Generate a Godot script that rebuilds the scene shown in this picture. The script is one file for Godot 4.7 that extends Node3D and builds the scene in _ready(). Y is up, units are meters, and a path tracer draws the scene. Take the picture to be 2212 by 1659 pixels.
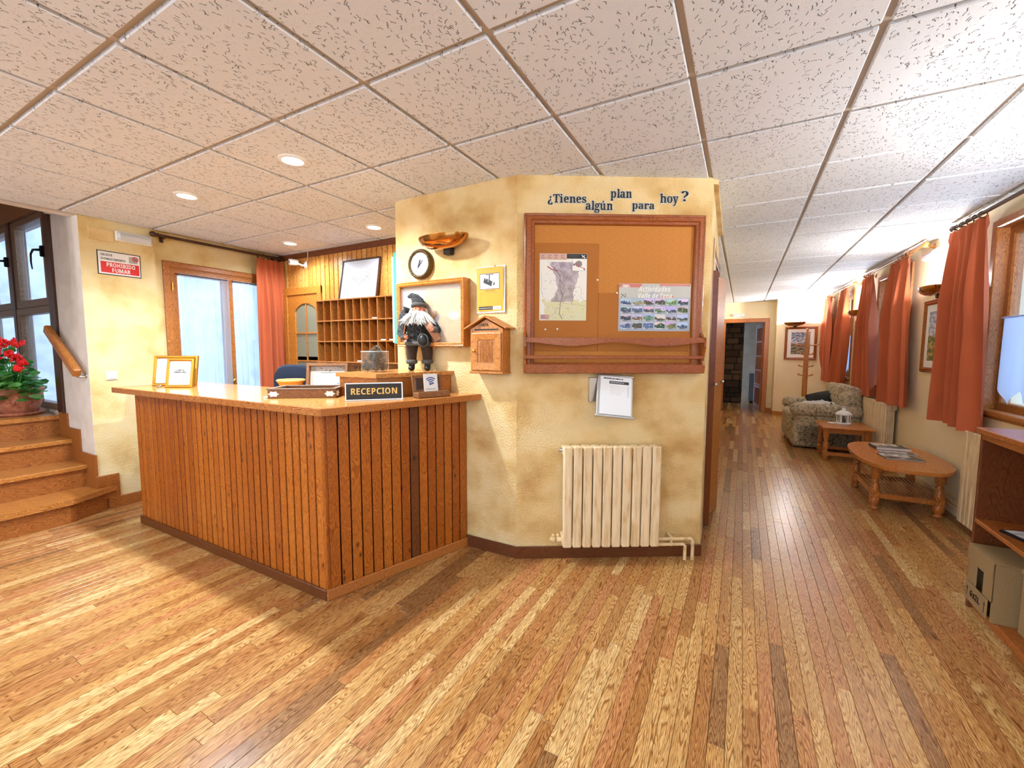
extends Node3D
# A hotel reception hall: camera at the entrance, corridor running towards -z, y up, metres.

const CEIL := 2.49
const COUNTER := 1.095            # top of the counter slab
const COL_A := Vector3(-1.285, 0, -2.435)   # left corner of the slanted column face
const COL_TURN := 0.5328          # that face's turn about y
var M := {}
var T := {}
var rng := RandomNumberGenerator.new()


# ---------------------------------------------------------------- geometry builder
class G:
	var st := SurfaceTool.new()
	var group := 1
	var flat := true
	var any := false

	func _init() -> void:
		st.begin(Mesh.PRIMITIVE_TRIANGLES)

	func tri(a: Vector3, b: Vector3, c: Vector3) -> void:   # counter-clockwise seen from outside
		st.set_smooth_group(0xFFFFFFFF if flat else group)
		st.add_vertex(a)
		st.add_vertex(c)
		st.add_vertex(b)
		any = true

	func quad(a: Vector3, b: Vector3, c: Vector3, d: Vector3) -> void:
		tri(a, b, c)
		tri(a, c, d)

	func poly(p: Array, out: Vector3) -> void:
		var n: Vector3 = (p[1] - p[0]).cross(p[2] - p[0])
		if n.dot(out) < 0.0:
			p.reverse()
		for i in range(1, p.size() - 1):
			tri(p[0], p[i], p[i + 1])

	func box(c: Vector3, s: Vector3, bevel := 0.0, basis := Basis()) -> G:
		flat = true
		var h := s * 0.5
		var b := minf(bevel, minf(h.x, minf(h.y, h.z)) * 0.9)
		for i in 3:
			var j := (i + 1) % 3
			var k := (i + 2) % 3
			for si in [-1.0, 1.0]:
				var p := []
				for q in [[-1, -1], [1, -1], [1, 1], [-1, 1]]:
					var v := Vector3()
					v[i] = si * h[i]
					v[j] = q[0] * (h[j] - b)
					v[k] = q[1] * (h[k] - b)
					p.append(c + basis * v)
				var o := Vector3()
				o[i] = si
				poly(p, basis * o)
				if b > 0.0:
					for sj in [-1.0, 1.0]:
						var e := []
						for q in [[0, -1], [0, 1], [1, 1], [1, -1]]:
							var v := Vector3()
							v[i] = si * (h[i] if q[0] == 0 else h[i] - b)
							v[j] = sj * (h[j] - b if q[0] == 0 else h[j])
							v[k] = q[1] * (h[k] - b)
							e.append(c + basis * v)
						var eo := Vector3()
						eo[i] = si
						eo[j] = sj
						poly(e, basis * eo)
		if b > 0.0:
			for sx in [-1.0, 1.0]:
				for sy in [-1.0, 1.0]:
					for sz in [-1.0, 1.0]:
						var sg := Vector3(sx, sy, sz)
						poly([c + basis * (sg * Vector3(h.x, h.y - b, h.z - b)), c + basis * (sg * Vector3(h.x - b, h.y, h.z - b)), c + basis * (sg * Vector3(h.x - b, h.y - b, h.z))], basis * sg)
		return self

	func span(a: Vector3, b: Vector3, bevel := 0.0) -> G:   # a box between two corners
		return box((a + b) * 0.5, (b - a).abs(), bevel)

	func bar(a: Vector3, b: Vector3, w: float, t: float, bevel := 0.0, up := Vector3.UP) -> G:   # a board from a to b
		var z := (b - a).normalized()
		var x := up.cross(z).normalized()
		var y := z.cross(x)
		return box((a + b) * 0.5, Vector3(w, t, a.distance_to(b)), bevel, Basis(x, y, z))

	func lathe(prof: Array, n: int, xf := Transform3D(), arc := TAU, start := 0.0, smooth := true) -> G:   # profile of [radius, y] from bottom to top
		flat = not smooth
		group += 1
		var closed := absf(arc - TAU) < 0.001
		for i in n:
			var a0 := start + arc * i / n
			var a1 := start + arc * (0 if closed and i == n - 1 else i + 1) / n
			for j in prof.size() - 1:
				var p: Array = prof[j]
				var q: Array = prof[j + 1]
				var v0 := xf * Vector3(p[0] * cos(a0), p[1], -p[0] * sin(a0))
				var v1 := xf * Vector3(p[0] * cos(a1), p[1], -p[0] * sin(a1))
				var v2 := xf * Vector3(q[0] * cos(a1), q[1], -q[0] * sin(a1))
				var v3 := xf * Vector3(q[0] * cos(a0), q[1], -q[0] * sin(a0))
				if p[0] > 1e-5:
					tri(v0, v1, v2)
				if q[0] > 1e-5:
					tri(v0, v2, v3)
		return self

	func tube(path: Array, r: Variant, n := 8, caps := true) -> G:   # r: one radius or one per point
		group += 1
		var rings := []
		var side := Vector3.UP
		for i in path.size():
			var d: Vector3 = (path[mini(i + 1, path.size() - 1)] - path[maxi(i - 1, 0)]).normalized()
			if i == 0 and absf(d.dot(side)) > 0.9:
				side = Vector3.RIGHT
			side = (side - d * side.dot(d)).normalized()
			var other := d.cross(side)
			var rad: float = r[i] if r is Array else r
			var ring := []
			for k in n:
				ring.append(path[i] + (side * cos(TAU * k / n) + other * sin(TAU * k / n)) * rad)
			rings.append(ring)
		flat = false
		for i in rings.size() - 1:
			for k in n:
				quad(rings[i][k], rings[i][(k + 1) % n], rings[i + 1][(k + 1) % n], rings[i + 1][k])
		if caps:
			flat = true
			poly(rings[0].duplicate(), path[0] - path[1])
			poly(rings[-1].duplicate(), path[-1] - path[-2])
		return self

	func ball(c: Vector3, r: Vector3, n := 12, basis := Basis()) -> G:
		var prof := []
		for i in n / 2 + 1:
			var a := -PI / 2 + PI * i / (n / 2)
			prof.append([cos(a) if i > 0 and i < n / 2 else 0.0, sin(a)])
		return lathe(prof, n, Transform3D(basis.scaled_local(r), c))

	func prism(p: PackedVector2Array, z0: float, z1: float, xf := Transform3D()) -> G:   # outline in x, y pushed along z
		flat = true
		var q := p.duplicate()
		if Geometry2D.is_polygon_clockwise(q):
			q.reverse()
		var idx := Geometry2D.triangulate_polygon(q)
		for i in range(0, idx.size(), 3):
			for z in [z0, z1]:
				poly([xf * Vector3(q[idx[i]].x, q[idx[i]].y, z), xf * Vector3(q[idx[i + 1]].x, q[idx[i + 1]].y, z), xf * Vector3(q[idx[i + 2]].x, q[idx[i + 2]].y, z)], xf.basis.z * (1.0 if (z == maxf(z0, z1)) else -1.0))
		var lo := minf(z0, z1)
		var hi := maxf(z0, z1)
		for i in q.size():
			var a := q[i]
			var b := q[(i + 1) % q.size()]
			quad(xf * Vector3(a.x, a.y, lo), xf * Vector3(b.x, b.y, lo), xf * Vector3(b.x, b.y, hi), xf * Vector3(a.x, a.y, hi))
		return self

	func plan(p: PackedVector2Array, y0: float, y1: float) -> G:   # outline in x, z pushed up
		var q := PackedVector2Array()
		for v in p:
			q.append(Vector2(v.x, -v.y))
		return prism(q, y0, y1, Transform3D(Basis(Vector3(1, 0, 0), Vector3(0, 0, -1), Vector3(0, 1, 0)), Vector3()))

	func frame(w: float, h: float, prof: Array, c := Vector3()) -> G:   # mitred moulding in the xy plane; profile of [inset, z] from outer back to inner back
		flat = true
		var sg := [Vector2(-1, -1), Vector2(1, -1), Vector2(1, 1), Vector2(-1, 1)]
		for i in 4:
			var s0: Vector2 = sg[i]
			var s1: Vector2 = sg[(i + 1) % 4]
			for j in prof.size() - 1:
				var a: Array = prof[j]
				var b: Array = prof[j + 1]
				var pa0 := c + Vector3(s0.x * (w * 0.5 - a[0]), s0.y * (h * 0.5 - a[0]), a[1])
				var pa1 := c + Vector3(s1.x * (w * 0.5 - a[0]), s1.y * (h * 0.5 - a[0]), a[1])
				var pb0 := c + Vector3(s0.x * (w * 0.5 - b[0]), s0.y * (h * 0.5 - b[0]), b[1])
				var pb1 := c + Vector3(s1.x * (w * 0.5 - b[0]), s1.y * (h * 0.5 - b[0]), b[1])
				quad(pa0, pa1, pb1, pb0)
		return self

	func done() -> ArrayMesh:
		st.generate_normals()
		return st.commit()


# ---------------------------------------------------------------- scene helpers
func tag(o: Node3D, label: String, category: String, group := "", kind := "") -> Node3D:
	o.set_meta("label", label)
	if category:
		o.set_meta("category", category)
	if group:
		o.set_meta("group", group)
	if kind:
		o.set_meta("kind", kind)
	return o


func thing(called: String, label: String, category: String, at := Vector3(), turn := Vector3(), group := "") -> Node3D:
	var o := Node3D.new()
	o.name = called
	add_child(o, true)
	o.position = at
	o.rotation = turn
	return tag(o, label, category, group)


func part(parent: Node3D, called: String, mesh: Mesh, mat: Material, at := Vector3(), turn := Vector3()) -> MeshInstance3D:
	var o := MeshInstance3D.new()
	o.name = called
	o.mesh = mesh
	o.material_override = null
	if mesh is PrimitiveMesh:
		(mesh as PrimitiveMesh).material = mat
	elif mat:
		for i in mesh.get_surface_count():
			o.set_surface_override_material(i, mat)
	o.position = at
	o.rotation = turn
	parent.add_child(o, true)
	return o


func struct(called: String, mesh: Mesh, mat: Material, label: String) -> MeshInstance3D:
	var o := part(self, called, mesh, mat)
	tag(o, label, "", "", "structure")
	return o


func on_face(s: float, y: float, d := 0.0) -> Vector3:   # a point on the slanted column face
	return COL_A + Vector3(0.8614, 0, -0.508) * s + Vector3(0.508, 0, 0.8614) * d + Vector3(0, y, 0)


func wall_x(z: float) -> float:   # the right wall is not quite parallel to the corridor
	return 1.66 + 0.025 * (z + 4.67)


func on_right(z: float, y: float, off := 0.0) -> Vector3:
	return Vector3(wall_x(z) - off, y, z)


const RIGHT_TURN := Vector3(0, -PI / 2 + 0.025, 0)
const LEFT_TURN := Vector3(0, PI / 2, 0)


func lettering(parent: Node3D, text: String, height: float, width: float, at: Vector3, mat: Material, bold := true, serif := false, called := "lettering", slant := 0.0, depth := 0.0015) -> MeshInstance3D:
	var f := SystemFont.new()
	f.font_names = PackedStringArray(["Droid Serif" if serif else "Droid Sans"])
	f.font_weight = 700 if bold else 400
	var t := TextMesh.new()
	t.font = f
	t.text = text
	t.font_size = 32
	t.pixel_size = 0.01
	t.depth = 0.1
	t.curve_step = 2.0
	t.material = mat
	var box := t.get_aabb()
	var o := MeshInstance3D.new()
	o.name = called
	o.mesh = t
	parent.add_child(o, true)
	var sy := height / maxf(box.size.y, 0.001)
	var sx := width / maxf(box.size.x, 0.001) if width > 0.0 else sy
	var b := Basis(Vector3(sx, 0, 0), Vector3(slant * sy, sy, 0), Vector3(0, 0, depth / 0.1))
	o.transform = Transform3D(b, at - b * box.get_center())
	return o


# ---------------------------------------------------------------- textures and materials
func ramp(stops: Array) -> Gradient:
	var g := Gradient.new()
	var off := PackedFloat32Array()
	var col := PackedColorArray()
	for s in stops:
		off.append(s[0])
		col.append(s[1])
	g.offsets = off
	g.colors = col
	return g


func noise(size: int, freq: float, octaves: int, stops: Array, seed_: int, warp := 0.0, cellular := false) -> NoiseTexture2D:
	var n := FastNoiseLite.new()
	n.noise_type = FastNoiseLite.TYPE_CELLULAR if cellular else FastNoiseLite.TYPE_SIMPLEX_SMOOTH
	n.frequency = freq
	n.fractal_octaves = octaves
	n.seed = seed_
	if warp > 0.0:
		n.domain_warp_enabled = true
		n.domain_warp_amplitude = warp
		n.domain_warp_frequency = freq
	var t := NoiseTexture2D.new()
	t.width = size
	t.height = size
	t.seamless = true
	t.noise = n
	if stops:
		t.color_ramp = ramp(stops)
	return t


func grey(v: float) -> Color:
	return Color(v, v, v)


func mat(col: Color, rough := 0.6, metal := 0.0) -> StandardMaterial3D:
	var m := StandardMaterial3D.new()
	m.albedo_color = col
	m.roughness = rough
	m.metallic = metal
	return m


func wood(col: Color, axis: int, world := false, rough := 0.45, shift := 0.0, across := 0.42, along := 1.5) -> StandardMaterial3D:
	var m := mat(col, rough)
	m.albedo_texture = T.grain
	m.uv1_triplanar = true
	m.uv1_world_triplanar = world
	m.uv1_triplanar_sharpness = 6.0
	var s := Vector3.ONE / across
	s[axis] = 1.0 / along
	m.uv1_scale = s
	m.uv1_offset = Vector3(0.37, 0.61, 0.23) * shift
	m.detail_enabled = true
	m.detail_albedo = T.fibre
	m.detail_blend_mode = BaseMaterial3D.BLEND_MODE_MUL
	m.detail_uv_layer = BaseMaterial3D.DETAIL_UV_2
	m.uv2_triplanar = true
	m.uv2_world_triplanar = world
	m.uv2_triplanar_sharpness = 6.0
	var s2 := Vector3.ONE / 0.07
	s2[axis] = 1.0 / 0.9
	m.uv2_scale = s2
	m.uv2_offset = Vector3(0.71, 0.13, 0.57) * shift
	return m


func knotty(col: Color, axis: int, world := false, rough := 0.45, shift := 0.0, across := 0.42, along := 1.5) -> StandardMaterial3D:
	var m := wood(col, axis, world, rough, shift, across, along)
	m.albedo_texture = T.knotty
	return m


func plaster(tex: Texture2D, bump: float, period := 2.2) -> StandardMaterial3D:
	var m := mat(Color.WHITE, 0.9)
	m.albedo_texture = tex
	m.uv1_triplanar = true
	m.uv1_world_triplanar = true
	m.uv1_triplanar_sharpness = 4.0
	m.uv1_scale = Vector3.ONE / period
	m.detail_enabled = false
	m.heightmap_enabled = bump > 0.0
	m.heightmap_texture = T.stucco
	m.heightmap_scale = bump
	return m


func cloth(col: Color, tex: Texture2D, period := 0.25, sheen := 0.3) -> StandardMaterial3D:
	var m := mat(col, 0.95)
	m.albedo_texture = tex
	m.uv1_triplanar = true
	m.uv1_scale = Vector3.ONE / period
	m.rim_enabled = sheen > 0.0
	m.rim = sheen
	m.rim_tint = 0.6
	return m


func glow(col: Color, energy: float) -> StandardMaterial3D:
	var m := mat(Color(0.9, 0.9, 0.9), 0.4)
	m.emission_enabled = true
	m.emission = col
	m.emission_energy_multiplier = energy
	return m


func pane(col := Color(0.9, 0.95, 1.0, 0.08)) -> StandardMaterial3D:
	var m := mat(col, 0.03)
	m.transparency = BaseMaterial3D.TRANSPARENCY_ALPHA
	return m


func print_mat(im: Image, rough := 0.5) -> StandardMaterial3D:
	var m := mat(Color.WHITE, rough)
	m.albedo_texture = ImageTexture.create_from_image(im)
	m.texture_repeat = false
	return m


func new_image(w: int, h: int, col: Color) -> Image:
	var im := Image.create(w, h, false, Image.FORMAT_RGB8)
	im.fill(col)
	return im


func dab(im: Image, x: int, y: int, r: int, col: Color) -> void:
	im.fill_rect(Rect2i(x - r, y - r, 2 * r + 1, 2 * r + 1).intersection(Rect2i(0, 0, im.get_width(), im.get_height())), col)


func stroke(im: Image, pts: Array, r: int, col: Color) -> void:
	for i in pts.size() - 1:
		var a: Vector2 = pts[i]
		var b: Vector2 = pts[i + 1]
		var n := maxi(1, int(a.distance_to(b)))
		for k in n + 1:
			var p := a.lerp(b, float(k) / n)
			dab(im, int(p.x), int(p.y), r, col)


func text_lines(im: Image, area: Rect2i, step: int, thick: int, col: Color) -> void:   # rows of unreadable small print
	var y := area.position.y
	while y < area.end.y:
		var x := area.position.x
		var last := area.position.x + int(area.size.x * rng.randf_range(0.55, 1.0))
		while x < last:
			var w := rng.randi_range(3, 12)
			im.fill_rect(Rect2i(x, y, mini(w, last - x), thick), col)
			x += w + rng.randi_range(2, 4)
		y += step


func make_textures() -> void:
	var stops := []
	var bands := 10
	for i in bands:
		var a := float(i) / bands
		stops.append([a, Color(1, 1, 1)])
		stops.append([a + 0.55 / bands, Color(0.92, 0.86, 0.78)])
		stops.append([a + 0.8 / bands, Color(0.68, 0.55, 0.42)])
	T.floor_grain = noise(1024, 0.0035, 2, stops, 11, 8.0)
	T.grain = pine(0, 13)
	T.knotty = pine(9, 12)
	T.fibre = noise(512, 0.035, 4, [[0.0, Color(0.58, 0.5, 0.42)], [0.36, Color(0.88, 0.84, 0.79)], [0.6, Color(1, 1, 1)], [1.0, Color(1, 1, 1)]], 5)
	T.stucco = noise(1024, 0.1, 3, [[0.0, grey(0.0)], [0.45, grey(0.35)], [1.0, grey(1.0)]], 3, 6.0)
	T.ochre = noise(512, 0.007, 4, [[0.0, Color(0.74, 0.57, 0.33)], [0.35, Color(0.84, 0.71, 0.47)], [0.6, Color(0.89, 0.78, 0.56)], [1.0, Color(0.91, 0.83, 0.64)]], 8, 30.0)
	T.straw = noise(512, 0.007, 4, [[0.0, Color(0.8, 0.68, 0.44)], [0.35, Color(0.87, 0.78, 0.55)], [0.6, Color(0.89, 0.82, 0.62)], [1.0, Color(0.91, 0.85, 0.68)]], 18, 30.0)
	T.cream = noise(512, 0.008, 3, [[0.0, Color(0.93, 0.86, 0.69)], [1.0, Color(0.95, 0.89, 0.76)]], 9)
	T.white = noise(512, 0.01, 3, [[0.0, Color(0.86, 0.82, 0.76)], [1.0, Color(0.93, 0.9, 0.86)]], 10)
	T.stone = noise(512, 0.012, 5, [[0.0, Color(0.7, 0.73, 0.77)], [0.5, Color(0.87, 0.89, 0.92)], [1.0, Color(0.95, 0.96, 0.97)]], 14, 20.0)
	T.weave = noise(512, 0.12, 2, [[0.0, grey(0.74)], [1.0, grey(1.0)]], 21)
	T.cork = noise(512, 0.09, 3, [[0.0, Color(0.8, 0.74, 0.66)], [0.5, Color(0.95, 0.93, 0.9)], [1.0, grey(1.0)]], 25)
	T.hessian = noise(512, 0.05, 2, [[0.0, Color(0.84, 0.78, 0.7)], [1.0, grey(1.0)]], 29)
	T.floral = noise(512, 0.022, 3, [[0.0, Color(0.3, 0.31, 0.26)], [0.34, Color(0.46, 0.46, 0.4)], [0.43, Color(0.72, 0.7, 0.63)], [0.52, Color(0.86, 0.82, 0.74)], [0.57, Color(0.62, 0.5, 0.42)], [0.63, Color(0.52, 0.54, 0.54)], [0.75, Color(0.8, 0.76, 0.68)], [1.0, Color(0.9, 0.87, 0.8)]], 33, 40.0)
	T.clay = noise(512, 0.02, 4, [[0.0, Color(0.55, 0.3, 0.2)], [0.55, Color(0.68, 0.4, 0.28)], [1.0, Color(0.8, 0.6, 0.5)]], 41)
	T.scuff = noise(512, 0.01, 4, [[0.0, Color(0.74, 0.58, 0.35)], [0.4, Color(0.9, 0.8, 0.63)], [1.0, Color(0.95, 0.88, 0.74)]], 44, 20.0)
	# mineral-fibre ceiling tile: pits and worm-like fissures, their shade painted into the colour and again as relief
	var size := 1024
	# knitted stitches
	var kn := new_image(64, 64, Color(0.1, 0.1, 0.1))
	for j in 8:
		for i in 8:
			if (i + j * 3) % 4 == 3 or rng.randf() < 0.12:
				continue
			var v := rng.randf_range(0.6, 0.95)
			stroke(kn, [Vector2(i * 8 + 1, j * 8 + 1), Vector2(i * 8 + 3, j * 8 + 5)], 0, grey(v))
			stroke(kn, [Vector2(i * 8 + 6, j * 8 + 1), Vector2(i * 8 + 4, j * 8 + 5)], 0, grey(v * 0.9))
	T.knit = ImageTexture.create_from_image(kn)
	var rel := new_image(size, size, grey(0.8))
	var col := new_image(size, size, Color(0.89, 0.905, 0.92))
	for i in 6500:
		var x := rng.randi_range(2, size - 3)
		var y := rng.randi_range(2, size - 3)
		dab(rel, x, y, 1 if i % 4 == 0 else 0, grey(0.35))
		if i % 3 == 0:
			dab(col, x, y, 0, Color(0.55, 0.5, 0.46))
	for i in 1000:
		var p := Vector2(rng.randf_range(0, size), rng.randf_range(0, size))
		var dir := PI / 2 + rng.randfn(0.0, 0.35)
		for k in rng.randi_range(6, 20):
			var q := Vector2(fposmod(p.x, size), fposmod(p.y, size))
			dab(rel, int(q.x), int(q.y), 1, grey(0.0))
			dab(col, int(q.x), int(q.y), 1 if k % 5 == 2 else 0, Color(0.3, 0.26, 0.24))
			if k % 3 > 0:
				col.set_pixel((int(q.x) + 1) % size, int(q.y) % size, Color(0.42, 0.38, 0.35))
			dir += rng.randf_range(-0.5, 0.5)
			p += Vector2.from_angle(dir) * 1.3
	T.tile = ImageTexture.create_from_image(col)
	T.tile_relief = ImageTexture.create_from_image(rel)


func pine(knot_count: int, seed_: int) -> ImageTexture:   # softwood: growth rings that flow round a few knots
	var n := FastNoiseLite.new()
	n.seed = seed_
	n.frequency = 0.007
	n.fractal_octaves = 2
	var w := 512
	var src := n.get_seamless_image(w, w)
	var knots := []
	for i in knot_count:
		knots.append([rng.randf() * w, rng.randf() * w, rng.randf_range(3.0, 6.5)])
	var im := new_image(w, w, Color.WHITE)
	for y in w:
		for x in w:
			var v := src.get_pixel(x, y).r * 16.0 + 0.02 * x
			var dark := 0.0
			for k in knots:
				var dx := fposmod(x - k[0] + w * 0.5, w) - w * 0.5
				var dy := (fposmod(y - k[1] + w * 0.5, w) - w * 0.5) * 1.6
				var d2: float = (dx * dx + dy * dy) / (k[2] * k[2])
				if d2 < 40.0:
					v += 2.2 * exp(-d2 * 0.12)
					dark = maxf(dark, exp(-d2 * 0.55))
			var f := fposmod(v, 1.0)
			var band := smoothstep(0.35, 0.85, f) * (1.0 - smoothstep(0.85, 1.0, f))
			var c := Color(1, 1, 1).lerp(Color(0.84, 0.73, 0.6), band)
			im.set_pixel(x, y, c.lerp(Color(0.3, 0.17, 0.09), dark * 0.9))
	return ImageTexture.create_from_image(im)


func make_materials() -> void:
	M.ochre = plaster(T.ochre, 0.45, 1.5)
	M.straw = plaster(T.straw, 0.35, 1.5)
	M.cream = plaster(T.cream, 0.12, 1.4)
	M.white_wall = plaster(T.white, 0.15, 1.2)
	M.stone = plaster(T.stone, 0.0, 1.8)
	M.tile = mat(Color.WHITE, 0.95)
	M.tile.albedo_texture = T.tile
	M.tile.uv1_triplanar = true
	M.tile.uv1_world_triplanar = true
	M.tile.uv1_scale = Vector3.ONE / 0.93
	M.tile.heightmap_enabled = true
	M.tile.heightmap_texture = T.tile_relief
	M.tile.heightmap_scale = 0.25
	M.rail = mat(Color(0.74, 0.69, 0.63), 0.5)
	M.dark = mat(Color(0.09, 0.06, 0.045), 0.9)
	M.black = mat(Color(0.03, 0.03, 0.03), 0.45)
	M.iron = mat(Color(0.06, 0.055, 0.05), 0.4, 0.6)
	M.white = mat(Color(0.92, 0.92, 0.9), 0.5)
	M.paper = mat(Color(0.93, 0.93, 0.92), 0.7)
	M.steel = mat(Color(0.78, 0.78, 0.78), 0.28, 1.0)
	M.brass = mat(Color(0.85, 0.66, 0.33), 0.25, 1.0)
	M.gold = mat(Color(0.78, 0.56, 0.2), 0.35, 0.8)
	M.copper = mat(Color(0.72, 0.48, 0.24), 0.12, 1.0)
	M.glass = pane()
	M.floor = []
	var tones := [Color(0.82, 0.67, 0.44), Color(0.79, 0.62, 0.39), Color(0.76, 0.58, 0.36), Color(0.85, 0.7, 0.47), Color(0.72, 0.53, 0.32), Color(0.91, 0.79, 0.57), Color(0.77, 0.57, 0.36), Color(0.63, 0.48, 0.31), Color(0.79, 0.58, 0.39), Color(0.83, 0.66, 0.42)]
	for i in tones.size():
		var m := wood(tones[i], 2, true, 0.27, i * 1.0, 0.22, 2.2)
		m.albedo_texture = T.floor_grain
		m.metallic_specular = 0.5
		M.floor.append(m)
	M.pine = []
	for c in [Color(0.73, 0.425, 0.13), Color(0.69, 0.39, 0.115), Color(0.76, 0.455, 0.155), Color(0.66, 0.36, 0.105), Color(0.72, 0.415, 0.135)]:
		M.pine.append(knotty(c, 1, true, 0.35, M.pine.size() * 1.3, 0.5, 1.6))
	M.pine_dark = knotty(Color(0.45, 0.26, 0.12), 1, true, 0.4, 7.0)
	M.panel = []
	for c in [Color(0.85, 0.62, 0.31), Color(0.81, 0.57, 0.26), Color(0.88, 0.67, 0.36)]:
		M.panel.append(knotty(c, 1, true, 0.35, M.panel.size() * 1.7, 0.5, 1.6))
	M.slab = wood(Color(0.86, 0.64, 0.38), 0, true, 0.16, 2.0, 0.5, 2.0)
	M.slab_z = wood(Color(0.85, 0.62, 0.36), 2, true, 0.16, 3.0, 0.5, 2.0)
	M.edge = wood(Color(0.76, 0.5, 0.26), 0, true, 0.25, 2.5, 0.4, 1.5)
	M.oak_x = wood(Color(0.74, 0.49, 0.24), 0, false, 0.35, 1.0)
	M.oak_y = wood(Color(0.74, 0.49, 0.24), 1, false, 0.35, 2.0)
	M.oak_z = wood(Color(0.74, 0.49, 0.24), 2, false, 0.35, 3.0)
	M.amber_x = wood(Color(0.8, 0.53, 0.22), 0, false, 0.35, 4.0)
	M.amber_y = wood(Color(0.8, 0.53, 0.22), 1, false, 0.35, 5.0)
	M.amber_z = wood(Color(0.8, 0.53, 0.22), 2, false, 0.35, 5.5)
	M.rack_y = wood(Color(0.68, 0.41, 0.17), 1, false, 0.35, 5.7)
	M.red_x = wood(Color(0.63, 0.345, 0.12), 0, false, 0.3, 6.0)
	M.red_y = wood(Color(0.63, 0.345, 0.12), 1, false, 0.3, 7.0)
	M.stair_z = wood(Color(0.78, 0.54, 0.28), 2, true, 0.3, 8.0)
	M.stair_riser = wood(Color(0.68, 0.43, 0.2), 2, true, 0.4, 9.0)
	M.skirt = wood(Color(0.42, 0.23, 0.09), 0, true, 0.4, 10.0)
	M.brown = wood(Color(0.3, 0.17, 0.09), 1, false, 0.4, 11.0)
	M.brown_x = wood(Color(0.3, 0.17, 0.09), 0, false, 0.4, 12.0)
	M.soffit = wood(Color(0.62, 0.43, 0.28), 0, false, 0.4, 12.5)
	M.grey_sheen_wood = wood(Color(0.52, 0.43, 0.35), 1, false, 0.5, 13.0)  # brown sashes greyed for light reflected on them; also the tray rim
	M.honey = wood(Color(0.84, 0.55, 0.28), 2, false, 0.25, 14.0)
	M.honey_y = wood(Color(0.79, 0.5, 0.24), 1, false, 0.3, 15.0)
	M.case_shade_y = wood(Color(0.46, 0.25, 0.11), 1, false, 0.4, 16.0)  # darkened for the shade inside the bookcase; also on the cupboard doors
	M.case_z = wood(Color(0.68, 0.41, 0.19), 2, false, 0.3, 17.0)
	M.drift = wood(Color(0.55, 0.38, 0.22), 0, false, 0.7, 18.0, 0.2, 0.6)
	M.curtain = cloth(Color(0.83, 0.42, 0.25), T.weave, 0.12)
	M.curtain.backlight_enabled = true
	M.curtain.backlight = Color(0.2, 0.07, 0.03)
	M.sheer = mat(Color(0.74, 0.79, 0.85, 0.6), 0.9)
	M.sheer.transparency = BaseMaterial3D.TRANSPARENCY_ALPHA
	M.sheer.backlight_enabled = true
	M.sheer.backlight = Color(0.7, 0.75, 0.82)
	M.lace = mat(Color(0.78, 0.82, 0.87), 0.9)
	M.lace.backlight_enabled = true
	M.lace.backlight = Color(0.75, 0.8, 0.88)
	M.floral = cloth(Color(1, 0.95, 0.86), T.floral, 0.55, 0.1)
	M.denim = cloth(Color(0.06, 0.11, 0.2), T.weave, 0.1, 0.4)
	M.radiator = cloth(Color(1, 1, 1), T.scuff, 0.8, 0.0)
	M.radiator.roughness = 0.45
	M.radiator.uv1_world_triplanar = true
	M.radiator.uv1_scale = Vector3(7, 0.7, 7)
	M.enamel = mat(Color(0.86, 0.74, 0.48), 0.4)
	M.pipe = cloth(Color(0.98, 0.96, 0.92), T.scuff, 0.3, 0.0)
	M.clay = cloth(Color(1, 1, 1), T.clay, 0.4, 0.0)
	M.cork = cloth(Color(0.7, 0.45, 0.2), T.cork, 0.2, 0.0)
	M.cork_pale = cloth(Color(0.8, 0.66, 0.42), T.cork, 0.2, 0.0)
	M.hessian = cloth(Color(0.8, 0.55, 0.27), T.hessian, 0.4, 0.0)
	M.hessian.uv1_scale = Vector3(1.2, 18, 18)
	M.carton = cloth(Color(0.62, 0.52, 0.36), T.cork, 0.3, 0.0)


func _ready() -> void:
	rng.seed = 77
	# camera
	var cam := Camera3D.new()
	cam.name = "camera"
	cam.fov = 84.35
	cam.near = 0.05
	cam.far = 100.0
	cam.position = Vector3(0, 1.399, 0)
	cam.rotation = Vector3(deg_to_rad(-4.651), deg_to_rad(28.444), deg_to_rad(0.155))
	add_child(cam)
	cam.current = true
	# sky: an even, pale overcast; no sun
	var sky_mat := ProceduralSkyMaterial.new()
	sky_mat.sky_top_color = Color(0.66, 0.8, 0.97)
	sky_mat.sky_horizon_color = Color(0.76, 0.87, 0.99)
	sky_mat.ground_horizon_color = Color(0.7, 0.76, 0.82)
	sky_mat.ground_bottom_color = Color(0.5, 0.52, 0.55)
	sky_mat.sun_angle_max = 0.0
	var sky := Sky.new()
	sky.sky_material = sky_mat
	var env := Environment.new()
	env.background_mode = Environment.BG_SKY
	env.sky = sky
	env.background_energy_multiplier = 6.5
	env.tonemap_mode = Environment.TONE_MAPPER_LINEAR
	env.tonemap_exposure = 1.1
	env.sdfgi_enabled = true
	env.ssao_enabled = true
	env.ssil_enabled = true
	var we := WorldEnvironment.new()
	we.name = "world_environment"
	we.environment = env
	add_child(we)

	make_textures()
	make_materials()
	build_shell()
	build_floor()
	build_ceiling()
	build_stairs()
	build_windows()
	build_lamps()
	build_counter()
	build_counter_things()
	build_reception()
	build_column_left()
	build_column_front()
	build_left_wall()
	build_corridor()
	build_lounge()
	build_bookcase()
	build_outside()


# ---------------------------------------------------------------- the lamps
const SPOT_COLOR := Color(0.93, 0.97, 1.0)
const SCONCE_COLOR := Color(0.97, 0.98, 1.0)


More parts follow.
